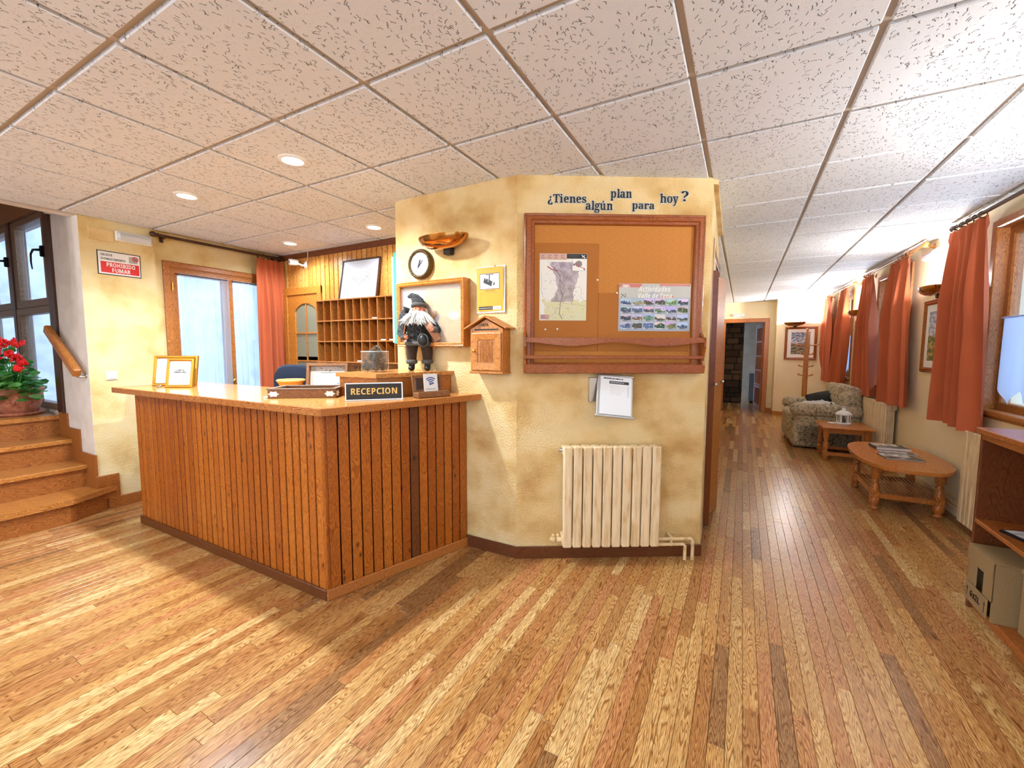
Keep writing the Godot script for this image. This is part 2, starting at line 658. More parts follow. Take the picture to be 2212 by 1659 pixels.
func downlight(at: Vector2, energy: float, label: String) -> void:
	var t := thing("downlight", label, "downlight", Vector3(at.x, CEIL - 0.004, at.y), Vector3(), "recessed downlights in the ceiling")
	part(t, "trim_ring", G.new().lathe([[0.06, 0.002], [0.058, -0.006], [0.072, -0.006], [0.078, 0.004]], 32).done(), M.white)
	part(t, "lens", G.new().lathe([[0.0, -0.003], [0.06, -0.003]], 32).done(), glow(Color(1.0, 0.97, 0.92), 9.0))
	var l := SpotLight3D.new()
	l.name = "downlight_lamp"
	l.light_color = SPOT_COLOR
	l.light_energy = energy
	l.light_size = 0.045
	l.spot_angle = 82.0
	l.spot_angle_attenuation = 0.6
	l.spot_range = 14.0
	l.spot_attenuation = 2.0
	l.shadow_enabled = true
	t.add_child(l)
	l.position = Vector3(0, -0.02, 0)
	l.rotation = Vector3(-PI / 2, 0, 0)


func bowl_mesh(w: float, depth: float, h: float) -> ArrayMesh:   # a half-round bowl tapering to a point at both ends, open on top, along local x
	var g := G.new()
	g.flat = false
	var nu := 20
	var nv := 8
	for shell in 2:
		var k := 1.0 if shell == 0 else 0.94
		for i in nu:
			for j in nv:
				var p := []
				for q in [[i, j], [i + 1, j], [i + 1, j + 1], [i, j + 1]]:
					var u: float = -1.0 + 2.0 * q[0] / nu
					var v: float = PI * q[1] / nv
					var s := sqrt(maxf(0.0, 1.0 - pow(absf(u), 2.2)))
					p.append(Vector3(u * w * 0.5 * k, -sin(v) * h * s * k, depth * 0.5 + cos(v) * depth * 0.5 * s * k))
				g.group = 2 + shell
				if shell == 0:
					g.quad(p[3], p[2], p[1], p[0])
				else:
					g.quad(p[0], p[1], p[2], p[3])
	return g.done()


func sconce(at: Vector3, turn: Vector3, lit: float, label: String) -> void:
	var t := thing("wall_sconce", label, "wall lamp", at, turn, "gilt bowl wall lamps")
	part(t, "bowl", bowl_mesh(0.4, 0.18, 0.085), M.copper)
	part(t, "bracket", G.new().box(Vector3(0, -0.075, 0.03), Vector3(0.06, 0.07, 0.06), 0.008).done(), M.black)
	part(t, "bulb", G.new().tube([Vector3(-0.06, -0.012, 0.09), Vector3(0.06, -0.012, 0.09)], 0.008, 10).done(), glow(Color(1.0, 0.92, 0.75), 12.0 if lit > 0.0 else 0.0))
	if lit > 0.0:
		var l := OmniLight3D.new()
		l.name = "sconce_lamp"
		l.light_color = SCONCE_COLOR
		l.light_energy = lit
		l.light_size = 0.03
		l.omni_range = 14.0
		l.omni_attenuation = 2.0
		l.shadow_enabled = true
		t.add_child(l)
		l.position = Vector3(0, 0.015, 0.09)


func build_lamps() -> void:
	downlight(Vector2(-2.332, -1.634), 5.0, "large bright round downlight nearest the camera, above the counter corner")
	downlight(Vector2(-3.534, -1.639), 3.4, "round downlight in the tile above the left end of the counter")
	downlight(Vector2(-4.154, -2.849), 1.8, "small round downlight by the reception corner, nearest the security camera")
	downlight(Vector2(-2.943, -2.834), 1.3, "round downlight above the key pigeonholes, beside the plastered column")
	downlight(Vector2(-3.534, 0.17), 3.0, "added round fill downlight behind the camera above the hall's left half")  # this and the next are added behind the camera as fill
	downlight(Vector2(-1.13, 0.77), 3.0, "added round fill downlight behind the camera above the hall's middle")
	sconce(Vector3(-1.80, 2.155, -2.435), Vector3(), 0.0, "unlit gilt bowl lamp on the column face, above the oval clock")
	sconce(on_right(-5.45, 2.0), RIGHT_TURN, 1.6, "gilt bowl lamp on the corridor wall nearest the camera, above the half-hidden picture")
	sconce(on_right(-8.2, 2.0), RIGHT_TURN, 1.6, "gilt bowl lamp between the two farther corridor windows, behind the middle curtains")
	sconce(Vector3(0.95, 1.98, -10.6), Vector3(0, -0.27, 0), 2.5, "lit bowl lamp above the framed landscape at the corridor's end")
	sconce(on_right(-2.55, 2.0), RIGHT_TURN, 2.6, "gilt bowl lamp out of view beside the near window, lighting the right ceiling")  # out of view, placed to brighten the ceiling at the right
	sconce(on_right(0.6, 2.0), RIGHT_TURN, 2.2, "added gilt bowl fill lamp on the right wall behind the camera")  # this and the three below are added uplights that brighten the ceiling
	sconce(Vector3(1.1, 2.0, 3.0), Vector3(0, PI, 0), 2.6, "added gilt bowl fill lamp on the back wall behind the camera")
	sconce(Vector3(-4.5, 2.0, 3.0), Vector3(0, PI, 0), 2.6, "added gilt bowl fill lamp on the back wall, nearest the stairs")
	sconce(Vector3(-4.83, 2.0, 1.7), LEFT_TURN, 2.2, "added gilt bowl fill lamp on the left wall behind the camera")


# ---------------------------------------------------------------- walls
func build_shell() -> void:
	var g := G.new()
	g.plan(PackedVector2Array([Vector2(-2.31, -3.34), Vector2(-2.31, -2.435), Vector2(-1.285, -2.435), Vector2(-0.205, -3.072), Vector2(-0.235, -4.2), Vector2(-0.5, -11.3), Vector2(-0.8, -11.3), Vector2(-0.8, -4.4), Vector2(-1.6, -3.34)]), 0.0, CEIL + 0.03)
	struct("wall_column", g.done(), M.ochre, "ochre sponge-plastered column with a slanted front face")
	g = G.new().span(Vector3(-5.0, 0, -1.95), Vector3(-4.83, CEIL + 0.03, -1.44))
	struct("wall_left", g.done(), M.straw, "straw-yellow plastered pier beside the stairs")
	g = G.new().span(Vector3(-5.42, 0, -1.6), Vector3(-4.832, 2.9, -1.438))
	struct("wall_stair", g.done(), M.white_wall, "off-white plastered return wall beside the stair window")
	# wall with the french window
	g = G.new()
	g.span(Vector3(-5.06, 2.235, -3.34), Vector3(-4.9, CEIL + 0.03, -1.95))
	g.span(Vector3(-5.06, 0, -3.34), Vector3(-4.9, 2.235, -3.19))
	g.span(Vector3(-5.06, 0, -2.03), Vector3(-4.9, 2.235, -1.95))
	struct("wall_window", g.done(), M.straw, "straw-yellow wall round the french window")
	struct("wall_reception", G.new().span(Vector3(-5.06, 0, -3.36), Vector3(-2.31, CEIL + 0.03, -3.215)).done(), M.dark, "back wall of the reception behind its panelling")
	# right wall with five window openings, two of them unseen, letting in daylight
	g = G.new()
	var b := Basis(Vector3.UP, 0.025)
	var edges := [[3.1, 2.2], [1.0, -0.6], [-1.7, -3.45], [-4.62, -6.32], [-7.42, -8.75], [-9.8, -11.4]]
	for e in edges:
		var z0: float = e[0]
		var z1: float = e[1]
		g.box(on_right((z0 + z1) * 0.5, (CEIL + 0.03) * 0.5, -0.11), Vector3(0.22, CEIL + 0.03, z0 - z1), 0.0, b)
	for w in WINDOWS:
		g.box(on_right((w[0] + w[1]) * 0.5, SILL * 0.5, -0.11), Vector3(0.22, SILL, absf(w[1] - w[0]) + 0.01), 0.0, b)
		g.box(on_right((w[0] + w[1]) * 0.5, (HEAD + CEIL + 0.03) * 0.5, -0.11), Vector3(0.22, CEIL + 0.03 - HEAD, absf(w[1] - w[0]) + 0.01), 0.0, b)
	struct("wall_right", g.done(), M.cream, "cream wall with windows along the corridor")
	# end of the corridor
	g = G.new()
	g.span(Vector3(-0.75, 0, -11.36), Vector3(-0.37, CEIL + 0.03, -11.2))
	g.span(Vector3(0.43, 0, -11.36), Vector3(0.75, CEIL + 0.03, -11.2))
	g.span(Vector3(-0.37, 2.03, -11.36), Vector3(0.43, CEIL + 0.03, -11.2))
	struct("wall_end", g.done(), M.cream, "cream end wall of the corridor round the doorway")
	g = G.new().plan(PackedVector2Array([Vector2(0.62, -11.3), Vector2(0.62, -10.72), Vector2(1.62, -10.44), Vector2(1.8, -11.3)]), 0, CEIL + 0.03)
	struct("wall_picture", g.done(), M.cream, "cream wall behind the coat stand")
	# the room behind the camera: back wall with added glazed entrance for daylight, left wall, stairwell
	g = G.new()
	g.span(Vector3(-5.0, 0, 3.0), Vector3(-3.4, CEIL + 0.03, 3.2))
	g.span(Vector3(-0.2, 0, 3.0), Vector3(2.2, CEIL + 0.03, 3.2))
	g.span(Vector3(-3.4, 2.25, 3.0), Vector3(-0.2, CEIL + 0.03, 3.2))
	struct("wall_back", g.done(), M.cream, "cream wall round the added glazed entrance behind the camera")
	struct("wall_side", G.new().span(Vector3(-5.0, 0, 0.3), Vector3(-4.83, CEIL + 0.03, 3.1)).done(), M.cream, "cream wall left of the added entrance")
	g = G.new()
	g.span(Vector3(-8.2, 0, 0.3), Vector3(-4.9, 3.3, 0.45))
	g.span(Vector3(-8.35, 0, -1.65), Vector3(-8.2, 3.3, 0.45))
	g.span(Vector3(-4.98, CEIL + 0.0, -1.44), Vector3(-4.83, 3.3, 0.3))
	struct("wall_stairwell", g.done(), M.white_wall, "off-white walls of the stairwell")
	# stair-window wall: below and above the glazing
	g = G.new().span(Vector3(-8.2, 0, -1.65), Vector3(-5.42, 0.81, -1.46))
	struct("wall_below_window", g.done(), M.white_wall, "wall under the stair window")
	g = G.new()
	g.span(Vector3(-8.2, 2.67, -1.66), Vector3(-4.9, 3.3, -1.44))
	struct("beam", g.done(), M.soffit, "dark timber beam over the stair window")
	g = G.new()
	g.span(Vector3(-8.3, 3.1, -1.6), Vector3(-4.9, 3.2, 0.4))
	var so := struct("ceiling_stair", g.done(), M.soffit, "boarded timber ceiling over the stairs")
	for i in 12:
		part(so, "plank", G.new().box(Vector3(), Vector3(3.3, 0.02, 0.135), 0.006).done(), M.oak_x, Vector3(-6.6, 3.09, -1.45 + 0.145 * i))
	# skirting
	g = G.new()
	g.bar(Vector3(-1.282, 0.04, -2.428), Vector3(-1.68, 0.04, -2.428), 0.016, 0.08, 0.003)
	g.bar(on_face(-0.006, 0.04, 0.008), on_face(1.262, 0.04, 0.008), 0.016, 0.08, 0.003)
	struct("baseboard_column", g.done(), M.skirt, "brown wooden skirting round the column")
	g = G.new().span(Vector3(-4.829, 0, -1.95), Vector3(-4.812, 0.095, -1.5), 0.003)
	struct("baseboard_left", g.done(), M.stair_riser, "wooden skirting of the left pier")
	g = G.new()
	g.box(on_right(-4.0, 0.05, 0.008), Vector3(0.016, 0.1, 14.4), 0.003, b)
	struct("baseboard_right", g.done(), M.cream, "cream skirting along the corridor wall")
	g = G.new()
	g.tube([on_right(-6.4, 0.13, 0.035), on_right(-4.5, 0.13, 0.035)], 0.01, 8)
	g.tube([on_right(-6.4, 0.085, 0.035), on_right(-4.5, 0.085, 0.035)], 0.01, 8)
	var hp := part(self, "heating_pipes", g.done(), M.pipe)
	tag(hp, "pair of cream heating pipes along the skirting behind the coffee table", "pipe")
	g = G.new()
	g.span(Vector3(-0.5, 0, -11.2), Vector3(-0.45, 0.09, -11.185), 0.003)
	g.span(Vector3(0.515, 0, -11.2), Vector3(0.62, 0.09, -11.185), 0.003)
	g.bar(Vector3(0.62, 0.045, -10.71), Vector3(1.6, 0.045, -10.43), 0.016, 0.09, 0.003)
	g.span(Vector3(0.604, 0, -11.2), Vector3(0.62, 0.09, -10.71), 0.003)
	struct("baseboard_end", g.done(), M.oak_x, "wooden skirting at the corridor's end")


const SILL := 0.95
const HEAD := 2.32
const WINDOWS := [[2.2, 1.0], [-0.6, -1.7], [-3.45, -4.62], [-6.32, -7.42], [-8.75, -9.8]]  # first two are out of view and light the hall from the right


# ---------------------------------------------------------------- floor
func build_floor() -> void:
	var base := G.new()
	base.span(Vector3(-8.3, -0.1, -14.5), Vector3(2.2, -0.011, 3.2))
	var fl := struct("floor", base.done(), M.dark, "strip parquet floor of light oak boards")
	part(fl, "boards_behind", G.new().span(Vector3(-4.85, -0.02, 0.4), Vector3(1.9, 0.0, 3.05)).done(), M.floor[1])
	var lengths := [0.42, 0.58, 0.75, 0.95, 1.15, 1.4]
	var width := 0.056
	var shared := []
	for l in lengths:
		shared.append(G.new().box(Vector3(0, -0.006, 0), Vector3(width - 0.0011, 0.012, l - 0.0011), 0.0011).done())
	var all := []
	var x := -4.87
	while x < 1.82:
		var z := 0.4 + rng.randf_range(0.0, 0.7)
		var stop := -11.35 if x > -0.55 else (-3.1 if x > -1.3 else -3.3)
		var xc := x + width * 0.5
		var last := -1
		while z > stop:
			var k := rng.randi_range(0, 5)
			var l: float = lengths[k]
			var zc := z - l * 0.5
			var tone := rng.randi_range(0, 9)
			if tone in [5, 7] and rng.randf() < 0.45:
				tone = rng.randi_range(0, 4)
			if tone == last:
				tone = (tone + 3) % 10
			last = tone
			z -= l
			if xc > -4.1 and xc < -2.1 and z + l < -1.7 and z > -2.2:
				continue   # wholly under the counter
			var d := Vector3(xc, -1.4, zc)
			var fwd := Vector3(-0.4748, -0.0811, -0.8764)
			var right := Vector3(0.8793, 0, -0.4763)
			var depth := d.dot(fwd)
			var seen := 0.0
			if depth > 0.4:
				var u := d.dot(right) / depth
				var v := d.dot(right.cross(fwd)) / depth
				if absf(u) < 1.3 and absf(v) < 1.0 and not (xc < -2.0 and zc < -1.5 and xc > -4.2) and not (xc < -0.3 and zc < -2.9):
					seen = l / pow(depth, 3.0)
			all.append([seen, k, xc, zc, tone, l])
		x += width
	all.sort_custom(func(a, b): return a[0] > b[0])
	var rest := []
	for i in 10:
		rest.append(G.new())
	for i in all.size():
		var p: Array = all[i]
		if i < 296 and p[0] > 0.0:
			part(fl, "plank", shared[p[1]], M.floor[p[4]], Vector3(p[2], rng.randf_range(-0.0004, 0.0003), p[3]))
		else:
			rest[p[4]].box(Vector3(p[2], -0.006, p[3]), Vector3(width - 0.0011, 0.012, p[5] - 0.0011), 0.0011)
	var am := ArrayMesh.new()
	for i in 10:
		rest[i].st.generate_normals()
		rest[i].st.set_material(M.floor[i])
		rest[i].st.commit(am)
	var o := part(fl, "planks", am, null)
	o.set_meta("kind", "stuff")
	# floor of the dark hall beyond the end door
	part(fl, "hall_floor", G.new().span(Vector3(-1.6, -0.03, -14.4), Vector3(2.1, -0.002, -11.3)).done(), M.floor[4])


# ---------------------------------------------------------------- suspended ceiling
func build_ceiling() -> void:
	var g := G.new()
	g.span(Vector3(-5.05, CEIL + 0.03, -11.4), Vector3(2.2, CEIL + 0.12, 3.2))
	var c := struct("ceiling", g.done(), M.rail, "suspended ceiling of fissured mineral-fibre tiles in a metal grid")
	var full := G.new().box(Vector3(), Vector3(0.575, 0.02, 0.575), 0.004).done()
	var x0 := -4.4224
	var z0 := -0.733
	for i in range(-1, 11):
		var xa := maxf(x0 + 0.6 * i, -4.83)
		var xb := minf(x0 + 0.6 * (i + 1), 1.8)
		for j in range(-2, 18):
			var za := z0 - 0.6 * j
			var zb := maxf(za - 0.6, -11.3)
			if xb < -4.9 or za < -11.25 or (xb < -0.75 and za < -3.4):
				continue
			if xa > 1.62 + 0.025 * (za + 4.67):
				continue
			var mesh: Mesh = full
			if xb - xa < 0.59 or za - zb < 0.59:
				mesh = G.new().box(Vector3(), Vector3(xb - xa - 0.025, 0.02, za - zb - 0.025), 0.004).done()
			part(c, "ceiling_tile", mesh, M.tile, Vector3((xa + xb) * 0.5, CEIL + 0.01, (za + zb) * 0.5))
	for i in 12:
		part(c, "tee_rail", G.new().box(Vector3(), Vector3(0.034, 0.012, 14.3), 0.001).done(), M.rail, Vector3(x0 + 0.6 * (i - 0), CEIL + 0.02, -4.1))
	for j in range(-6, 18):
		var zz := z0 - 0.6 * j
		part(c, "tee_rail", G.new().box(Vector3(), Vector3(7.0 if zz > -3.4 else 2.6, 0.011, 0.034), 0.001).done(), M.rail, Vector3(-1.6 if zz > -3.4 else 0.6, CEIL + 0.021, zz))
	part(c, "ceiling_field", G.new().span(Vector3(-4.85, CEIL, 0.49), Vector3(1.9, CEIL + 0.02, 3.05)).done(), M.tile)
	# timber edge where the ceiling stops at the stairwell
	part(c, "ceiling_edge", G.new().span(Vector3(-4.85, CEIL - 0.004, -1.44), Vector3(-4.815, CEIL + 0.05, 0.3), 0.003).done(), M.rail)
	g = G.new().plan(PackedVector2Array([Vector2(-0.205, -3.09), Vector2(-0.178, -3.11), Vector2(-0.205, -4.5), Vector2(-0.245, -4.5)]), CEIL - 0.03, CEIL + 0.01)
	struct("trim_1", g.done(), M.ochre, "narrow plaster ledge above the column's corridor side")


# ---------------------------------------------------------------- stairs at the left
func build_stairs() -> void:
	var t := thing("staircase", "four wooden steps rising to the landing by the tall window", "stairs")
	var noses := [-4.65, -4.98, -5.28, -5.56]
	var tops := [0.195, 0.39, 0.585, 0.78]
	for i in 4:
		var n: float = noses[i]
		var y: float = tops[i]
		var back: float = noses[i + 1] - 0.045 if i < 3 else -8.2
		var g := G.new()
		if i == 0:
			g.plan(PackedVector2Array([Vector2(n, 0.3), Vector2(n, -1.23), Vector2(-4.81, -1.56), Vector2(-4.83, -1.56), Vector2(-4.83, -1.437), Vector2(back, -1.437), Vector2(back, 0.3)]), y - 0.042, y)
		else:
			g.span(Vector3(back, y - 0.042, -1.437), Vector3(n, y, 0.3), 0.008)
		part(t, "tread" if i < 3 else "landing", g.done(), M.stair_z)
		g = G.new()
		var lo: float = 0.0 if i == 0 else tops[i - 1]
		if i == 0:
			g.plan(PackedVector2Array([Vector2(n - 0.03, 0.3), Vector2(n - 0.03, -1.22), Vector2(-4.829, -1.5), Vector2(-4.829, -1.437), Vector2(-4.86, -1.437), Vector2(-4.86, 0.3)]), 0.0, y - 0.042)
		else:
			g.span(Vector3(n - 0.06, lo, -1.437), Vector3(n - 0.03, y - 0.042, 0.3))
		part(t, "riser", g.done(), M.stair_riser)
	var g := G.new()
	g.prism(PackedVector2Array([Vector2(-5.56, 0.81), Vector2(-5.37, 0.81), Vector2(-5.37, 0.685), Vector2(-5.11, 0.685), Vector2(-5.11, 0.49), Vector2(-4.815, 0.49), Vector2(-4.815, 0.19), Vector2(-5.05, 0.19), Vector2(-5.05, 0.38), Vector2(-5.35, 0.38), Vector2(-5.35, 0.57), Vector2(-5.56, 0.57)]), -1.442, -1.424)
	part(t, "stringer", g.done(), M.stair_riser)
	part(t, "skirting_block", G.new().span(Vector3(-4.835, 0.09, -1.58), Vector3(-4.813, 0.3, -1.425), 0.003).done(), M.stair_riser)
	# handrail
	var h := thing("handrail", "short wooden handrail bolted to the white wall above the steps", "handrail")
	var a := Vector3(-5.47, 1.575, -1.375)
	var b := Vector3(-4.865, 1.19, -1.375)
	part(h, "rail", G.new().bar(a, b, 0.052, 0.075, 0.01).done(), M.oak_x)
	for k in [0.22, 0.93]:
		var p: Vector3 = a.lerp(b, k)
		part(h, "bracket", G.new().tube([p + Vector3(0, -0.03, 0), p + Vector3(0, -0.055, -0.01), p + Vector3(0.01, -0.06, -0.05), p + Vector3(0.02, -0.05, -0.066)], 0.009, 10).ball(p + Vector3(0.02, -0.05, -0.06), Vector3(0.02, 0.02, 0.008)).done(), M.steel)
	build_geranium()


func leaf_mesh(r: float, bend: float) -> ArrayMesh:   # a round, scalloped, cupped leaf with its stalk at the origin
	var g := G.new()
	g.flat = false
	var n := 14
	var rim := []
	for i in n:
		var a := TAU * i / n
		var k := r * (1.0 + 0.07 * cos(a * 7.0)) * (0.55 + 0.45 * absf(sin(a * 0.5)))
		rim.append(Vector3(sin(a) * k, bend * k * k / r + 0.05 * r * sin(a * 7.0), -cos(a) * k + r * 0.25))
	for i in n:
		g.tri(Vector3(0, -0.06 * r, 0), rim[(i + 1) % n], rim[i])
	return g.done()


func build_geranium() -> void:
	var base := Vector3(-5.9, 0.78, -1.24)
	var s := thing("plant_saucer", "glazed terracotta saucer under the flowerpot on the landing", "saucer", base)
	part(s, "dish", G.new().lathe([[0.0, 0.0], [0.15, 0.0], [0.185, 0.028], [0.178, 0.032], [0.15, 0.012], [0.0, 0.012]], 36).done(), M.clay)
	var t := thing("potted_geranium", "red-flowering geranium in a whitened terracotta pot on the stair landing", "potted plant", base + Vector3(0, 0.012, 0))
	part(t, "pot", G.new().lathe([[0.0, 0.0], [0.12, 0.0], [0.14, 0.02], [0.165, 0.1], [0.178, 0.17], [0.176, 0.2], [0.188, 0.21], [0.19, 0.245], [0.18, 0.25], [0.165, 0.235], [0.16, 0.2], [0.0, 0.2]], 40).done(), M.clay)
	for k in 5:
		var a := -0.3 + k * 0.55
		part(t, "rosette", G.new().ball(Vector3(0.162 * cos(a), 0.12, -0.162 * sin(a)), Vector3(0.02, 0.035, 0.02), 8).done(), M.clay)
	part(t, "soil", G.new().lathe([[0.0, 0.215], [0.165, 0.21]], 20).done(), M.dark)
	var stems := G.new()
	var greens := []
	for c in [Color(0.2, 0.46, 0.14), Color(0.3, 0.58, 0.2), Color(0.14, 0.36, 0.12), Color(0.42, 0.64, 0.32)]:
		var m := mat(c, 0.55)
		m.backlight_enabled = true
		m.backlight = c * 0.8
		greens.append(m)
	var meshes := [leaf_mesh(0.04, 0.25), leaf_mesh(0.032, 0.4), leaf_mesh(0.047, 0.15)]
	for i in 250:
		var a := rng.randf() * TAU
		var rr := sqrt(rng.randf()) * 0.34
		var hgt := 0.2 + rng.randf() * 0.4 * (1.15 - rr / 0.4)
		if rr > 0.2 and rng.randf() < 0.5:
			hgt = rng.randf_range(0.12, 0.3)
		var p := Vector3(cos(a) * rr, hgt + 0.02, sin(a) * rr * 0.5)
		if i % 2 == 0:
			stems.tube([Vector3(cos(a) * 0.03, 0.21, sin(a) * 0.03), Vector3(cos(a) * rr * 0.5, 0.21 + (hgt - 0.2) * 0.7, sin(a) * rr * 0.25), p], [0.005, 0.004, 0.002], 5)
		part(t, "leaf", meshes[i % 3], greens[rng.randi_range(0, 3)], p, Vector3(rng.randf_range(-0.2, 0.9), rng.randf() * TAU, rng.randf_range(-0.4, 0.4)))
	var red := [mat(Color(0.85, 0.05, 0.06), 0.6), mat(Color(0.95, 0.14, 0.12), 0.6)]
	for f in [Vector3(0.02, 0.66, 0.05), Vector3(-0.16, 0.58, 0.06), Vector3(0.19, 0.52, 0.02), Vector3(0.26, 0.43, 0.02), Vector3(0.21, 0.56, 0.06), Vector3(0.12, 0.66, -0.02), Vector3(-0.23, 0.5, 0.05), Vector3(0.3, 0.48, 0.0)]:
		stems.tube([Vector3(f.x * 0.3, 0.22, f.z * 0.3), Vector3(f.x * 0.7, f.y * 0.75, f.z * 0.8), f], [0.004, 0.003, 0.002], 5)
		var g := G.new()
		var big: float = 1.0 if f.x > 0.2 else 1.6
		for k in 22:
			var d := Vector3(rng.randfn(), rng.randfn() * 0.6, rng.randfn()).normalized() * 0.024 * big
			for q in 5:
				var an := TAU * q / 5.0 + k
				g.ball(f + d + Vector3(cos(an) * 0.008, sin(an) * 0.008, 0.004 * sin(an * 2.0)), Vector3(0.013, 0.011, 0.008), 6)
		part(t, "flower_head", g.done(), red[int(absf(f.x) * 100) % 2])
	part(t, "stems", stems.done(), greens[1])


# ---------------------------------------------------------------- curtains and windows
func drape(w_top: float, w_bot: float, h: float, folds: float, amp: float, shift := 0.0, wob := 0.25, seed_ := 1, header := 0.09) -> ArrayMesh:   # hangs from y = 0 in the local xy plane
	var g := G.new()
	g.flat = false
	var r := RandomNumberGenerator.new()
	r.seed = seed_
	var ph := []
	for i in 6:
		ph.append(r.randf() * TAU)
	var nu := int(folds * 12)
	var nv := 26
	var rows := []
	for j in nv + 1:
		var v := float(j) / nv
		var y := -h * v
		var row := []
		var k := clampf((h * v - header) / 0.5, 0.0, 1.0)
		var open := clampf(h * v / header, 0.0, 1.0)
		var w := lerpf(w_top, w_bot, pow(v, 0.8))
		for i in nu + 1:
			var u := float(i) / nu
			var bend := u + wob / folds * sin(u * 6.0 + ph[0]) * 0.5
			var a := TAU * folds * bend
			var big := sin(a + 0.5 * sin(v * 3.0 + ph[1] + u * 4.0))
			var fine := sin(a * 2.0 + ph[2])
			var z := amp * (0.35 + 0.65 * k) * (big + 0.25 * fine) * (0.7 + 0.3 * sin(u * 9.0 + ph[3]))
			if h * v < header:
				z = amp * 0.3 * (sin(a) + 0.5 * sin(a * 3.0)) * (0.6 + 0.4 * open)
			var x := (u - 0.5) * w + shift * v * v + 0.25 * amp * cos(a) * k
			row.append(Vector3(x, y + 0.004 * sin(u * 7.0 + ph[4]) * v, z))
		rows.append(row)
	for j in nv:
		for i in nu:
			g.quad(rows[j + 1][i], rows[j + 1][i + 1], rows[j][i + 1], rows[j][i])
	return g.done()


func ring_mesh(r: float, t: float) -> ArrayMesh:
	var path := []
	for i in 17:
		path.append(Vector3(0, r * cos(TAU * i / 16), r * sin(TAU * i / 16)))
	return G.new().tube(path, t, 6, false).done()


func rod(at: Vector3, turn: Vector3, len: float, wood_mat: Material, rings: Array, label: String) -> void:   # rod along local x from 0 to len
	var t := thing("curtain_rod", label, "curtain rod", at, turn, "curtain rods")
	part(t, "pole", G.new().tube([Vector3(0, 0, 0), Vector3(len, 0, 0)], 0.014, 12).done(), wood_mat)
	for e in [0.0, len]:
		var s := -1.0 if e == 0.0 else 1.0
		part(t, "finial", G.new().lathe([[0.0, 0.0], [0.02, 0.002], [0.013, 0.015], [0.026, 0.035], [0.022, 0.055], [0.0, 0.068]], 14, Transform3D(Basis(Vector3(0, 0, s), Vector3(s, 0, 0), Vector3(0, 1, 0)), Vector3(e, 0, 0))).done(), wood_mat)
		part(t, "bracket", G.new().tube([Vector3(e - s * 0.06, -0.005, 0), Vector3(e - s * 0.06, -0.015, -0.09)], 0.009, 8).box(Vector3(e - s * 0.06, -0.015, -0.094), Vector3(0.03, 0.06, 0.01), 0.002).done(), wood_mat)
	for r in rings:
		part(t, "curtain_ring", ring_mesh(0.024, 0.004), wood_mat, Vector3(r, -0.009, 0), Vector3(0, 0.25 * sin(r * 40.0), 0.1))


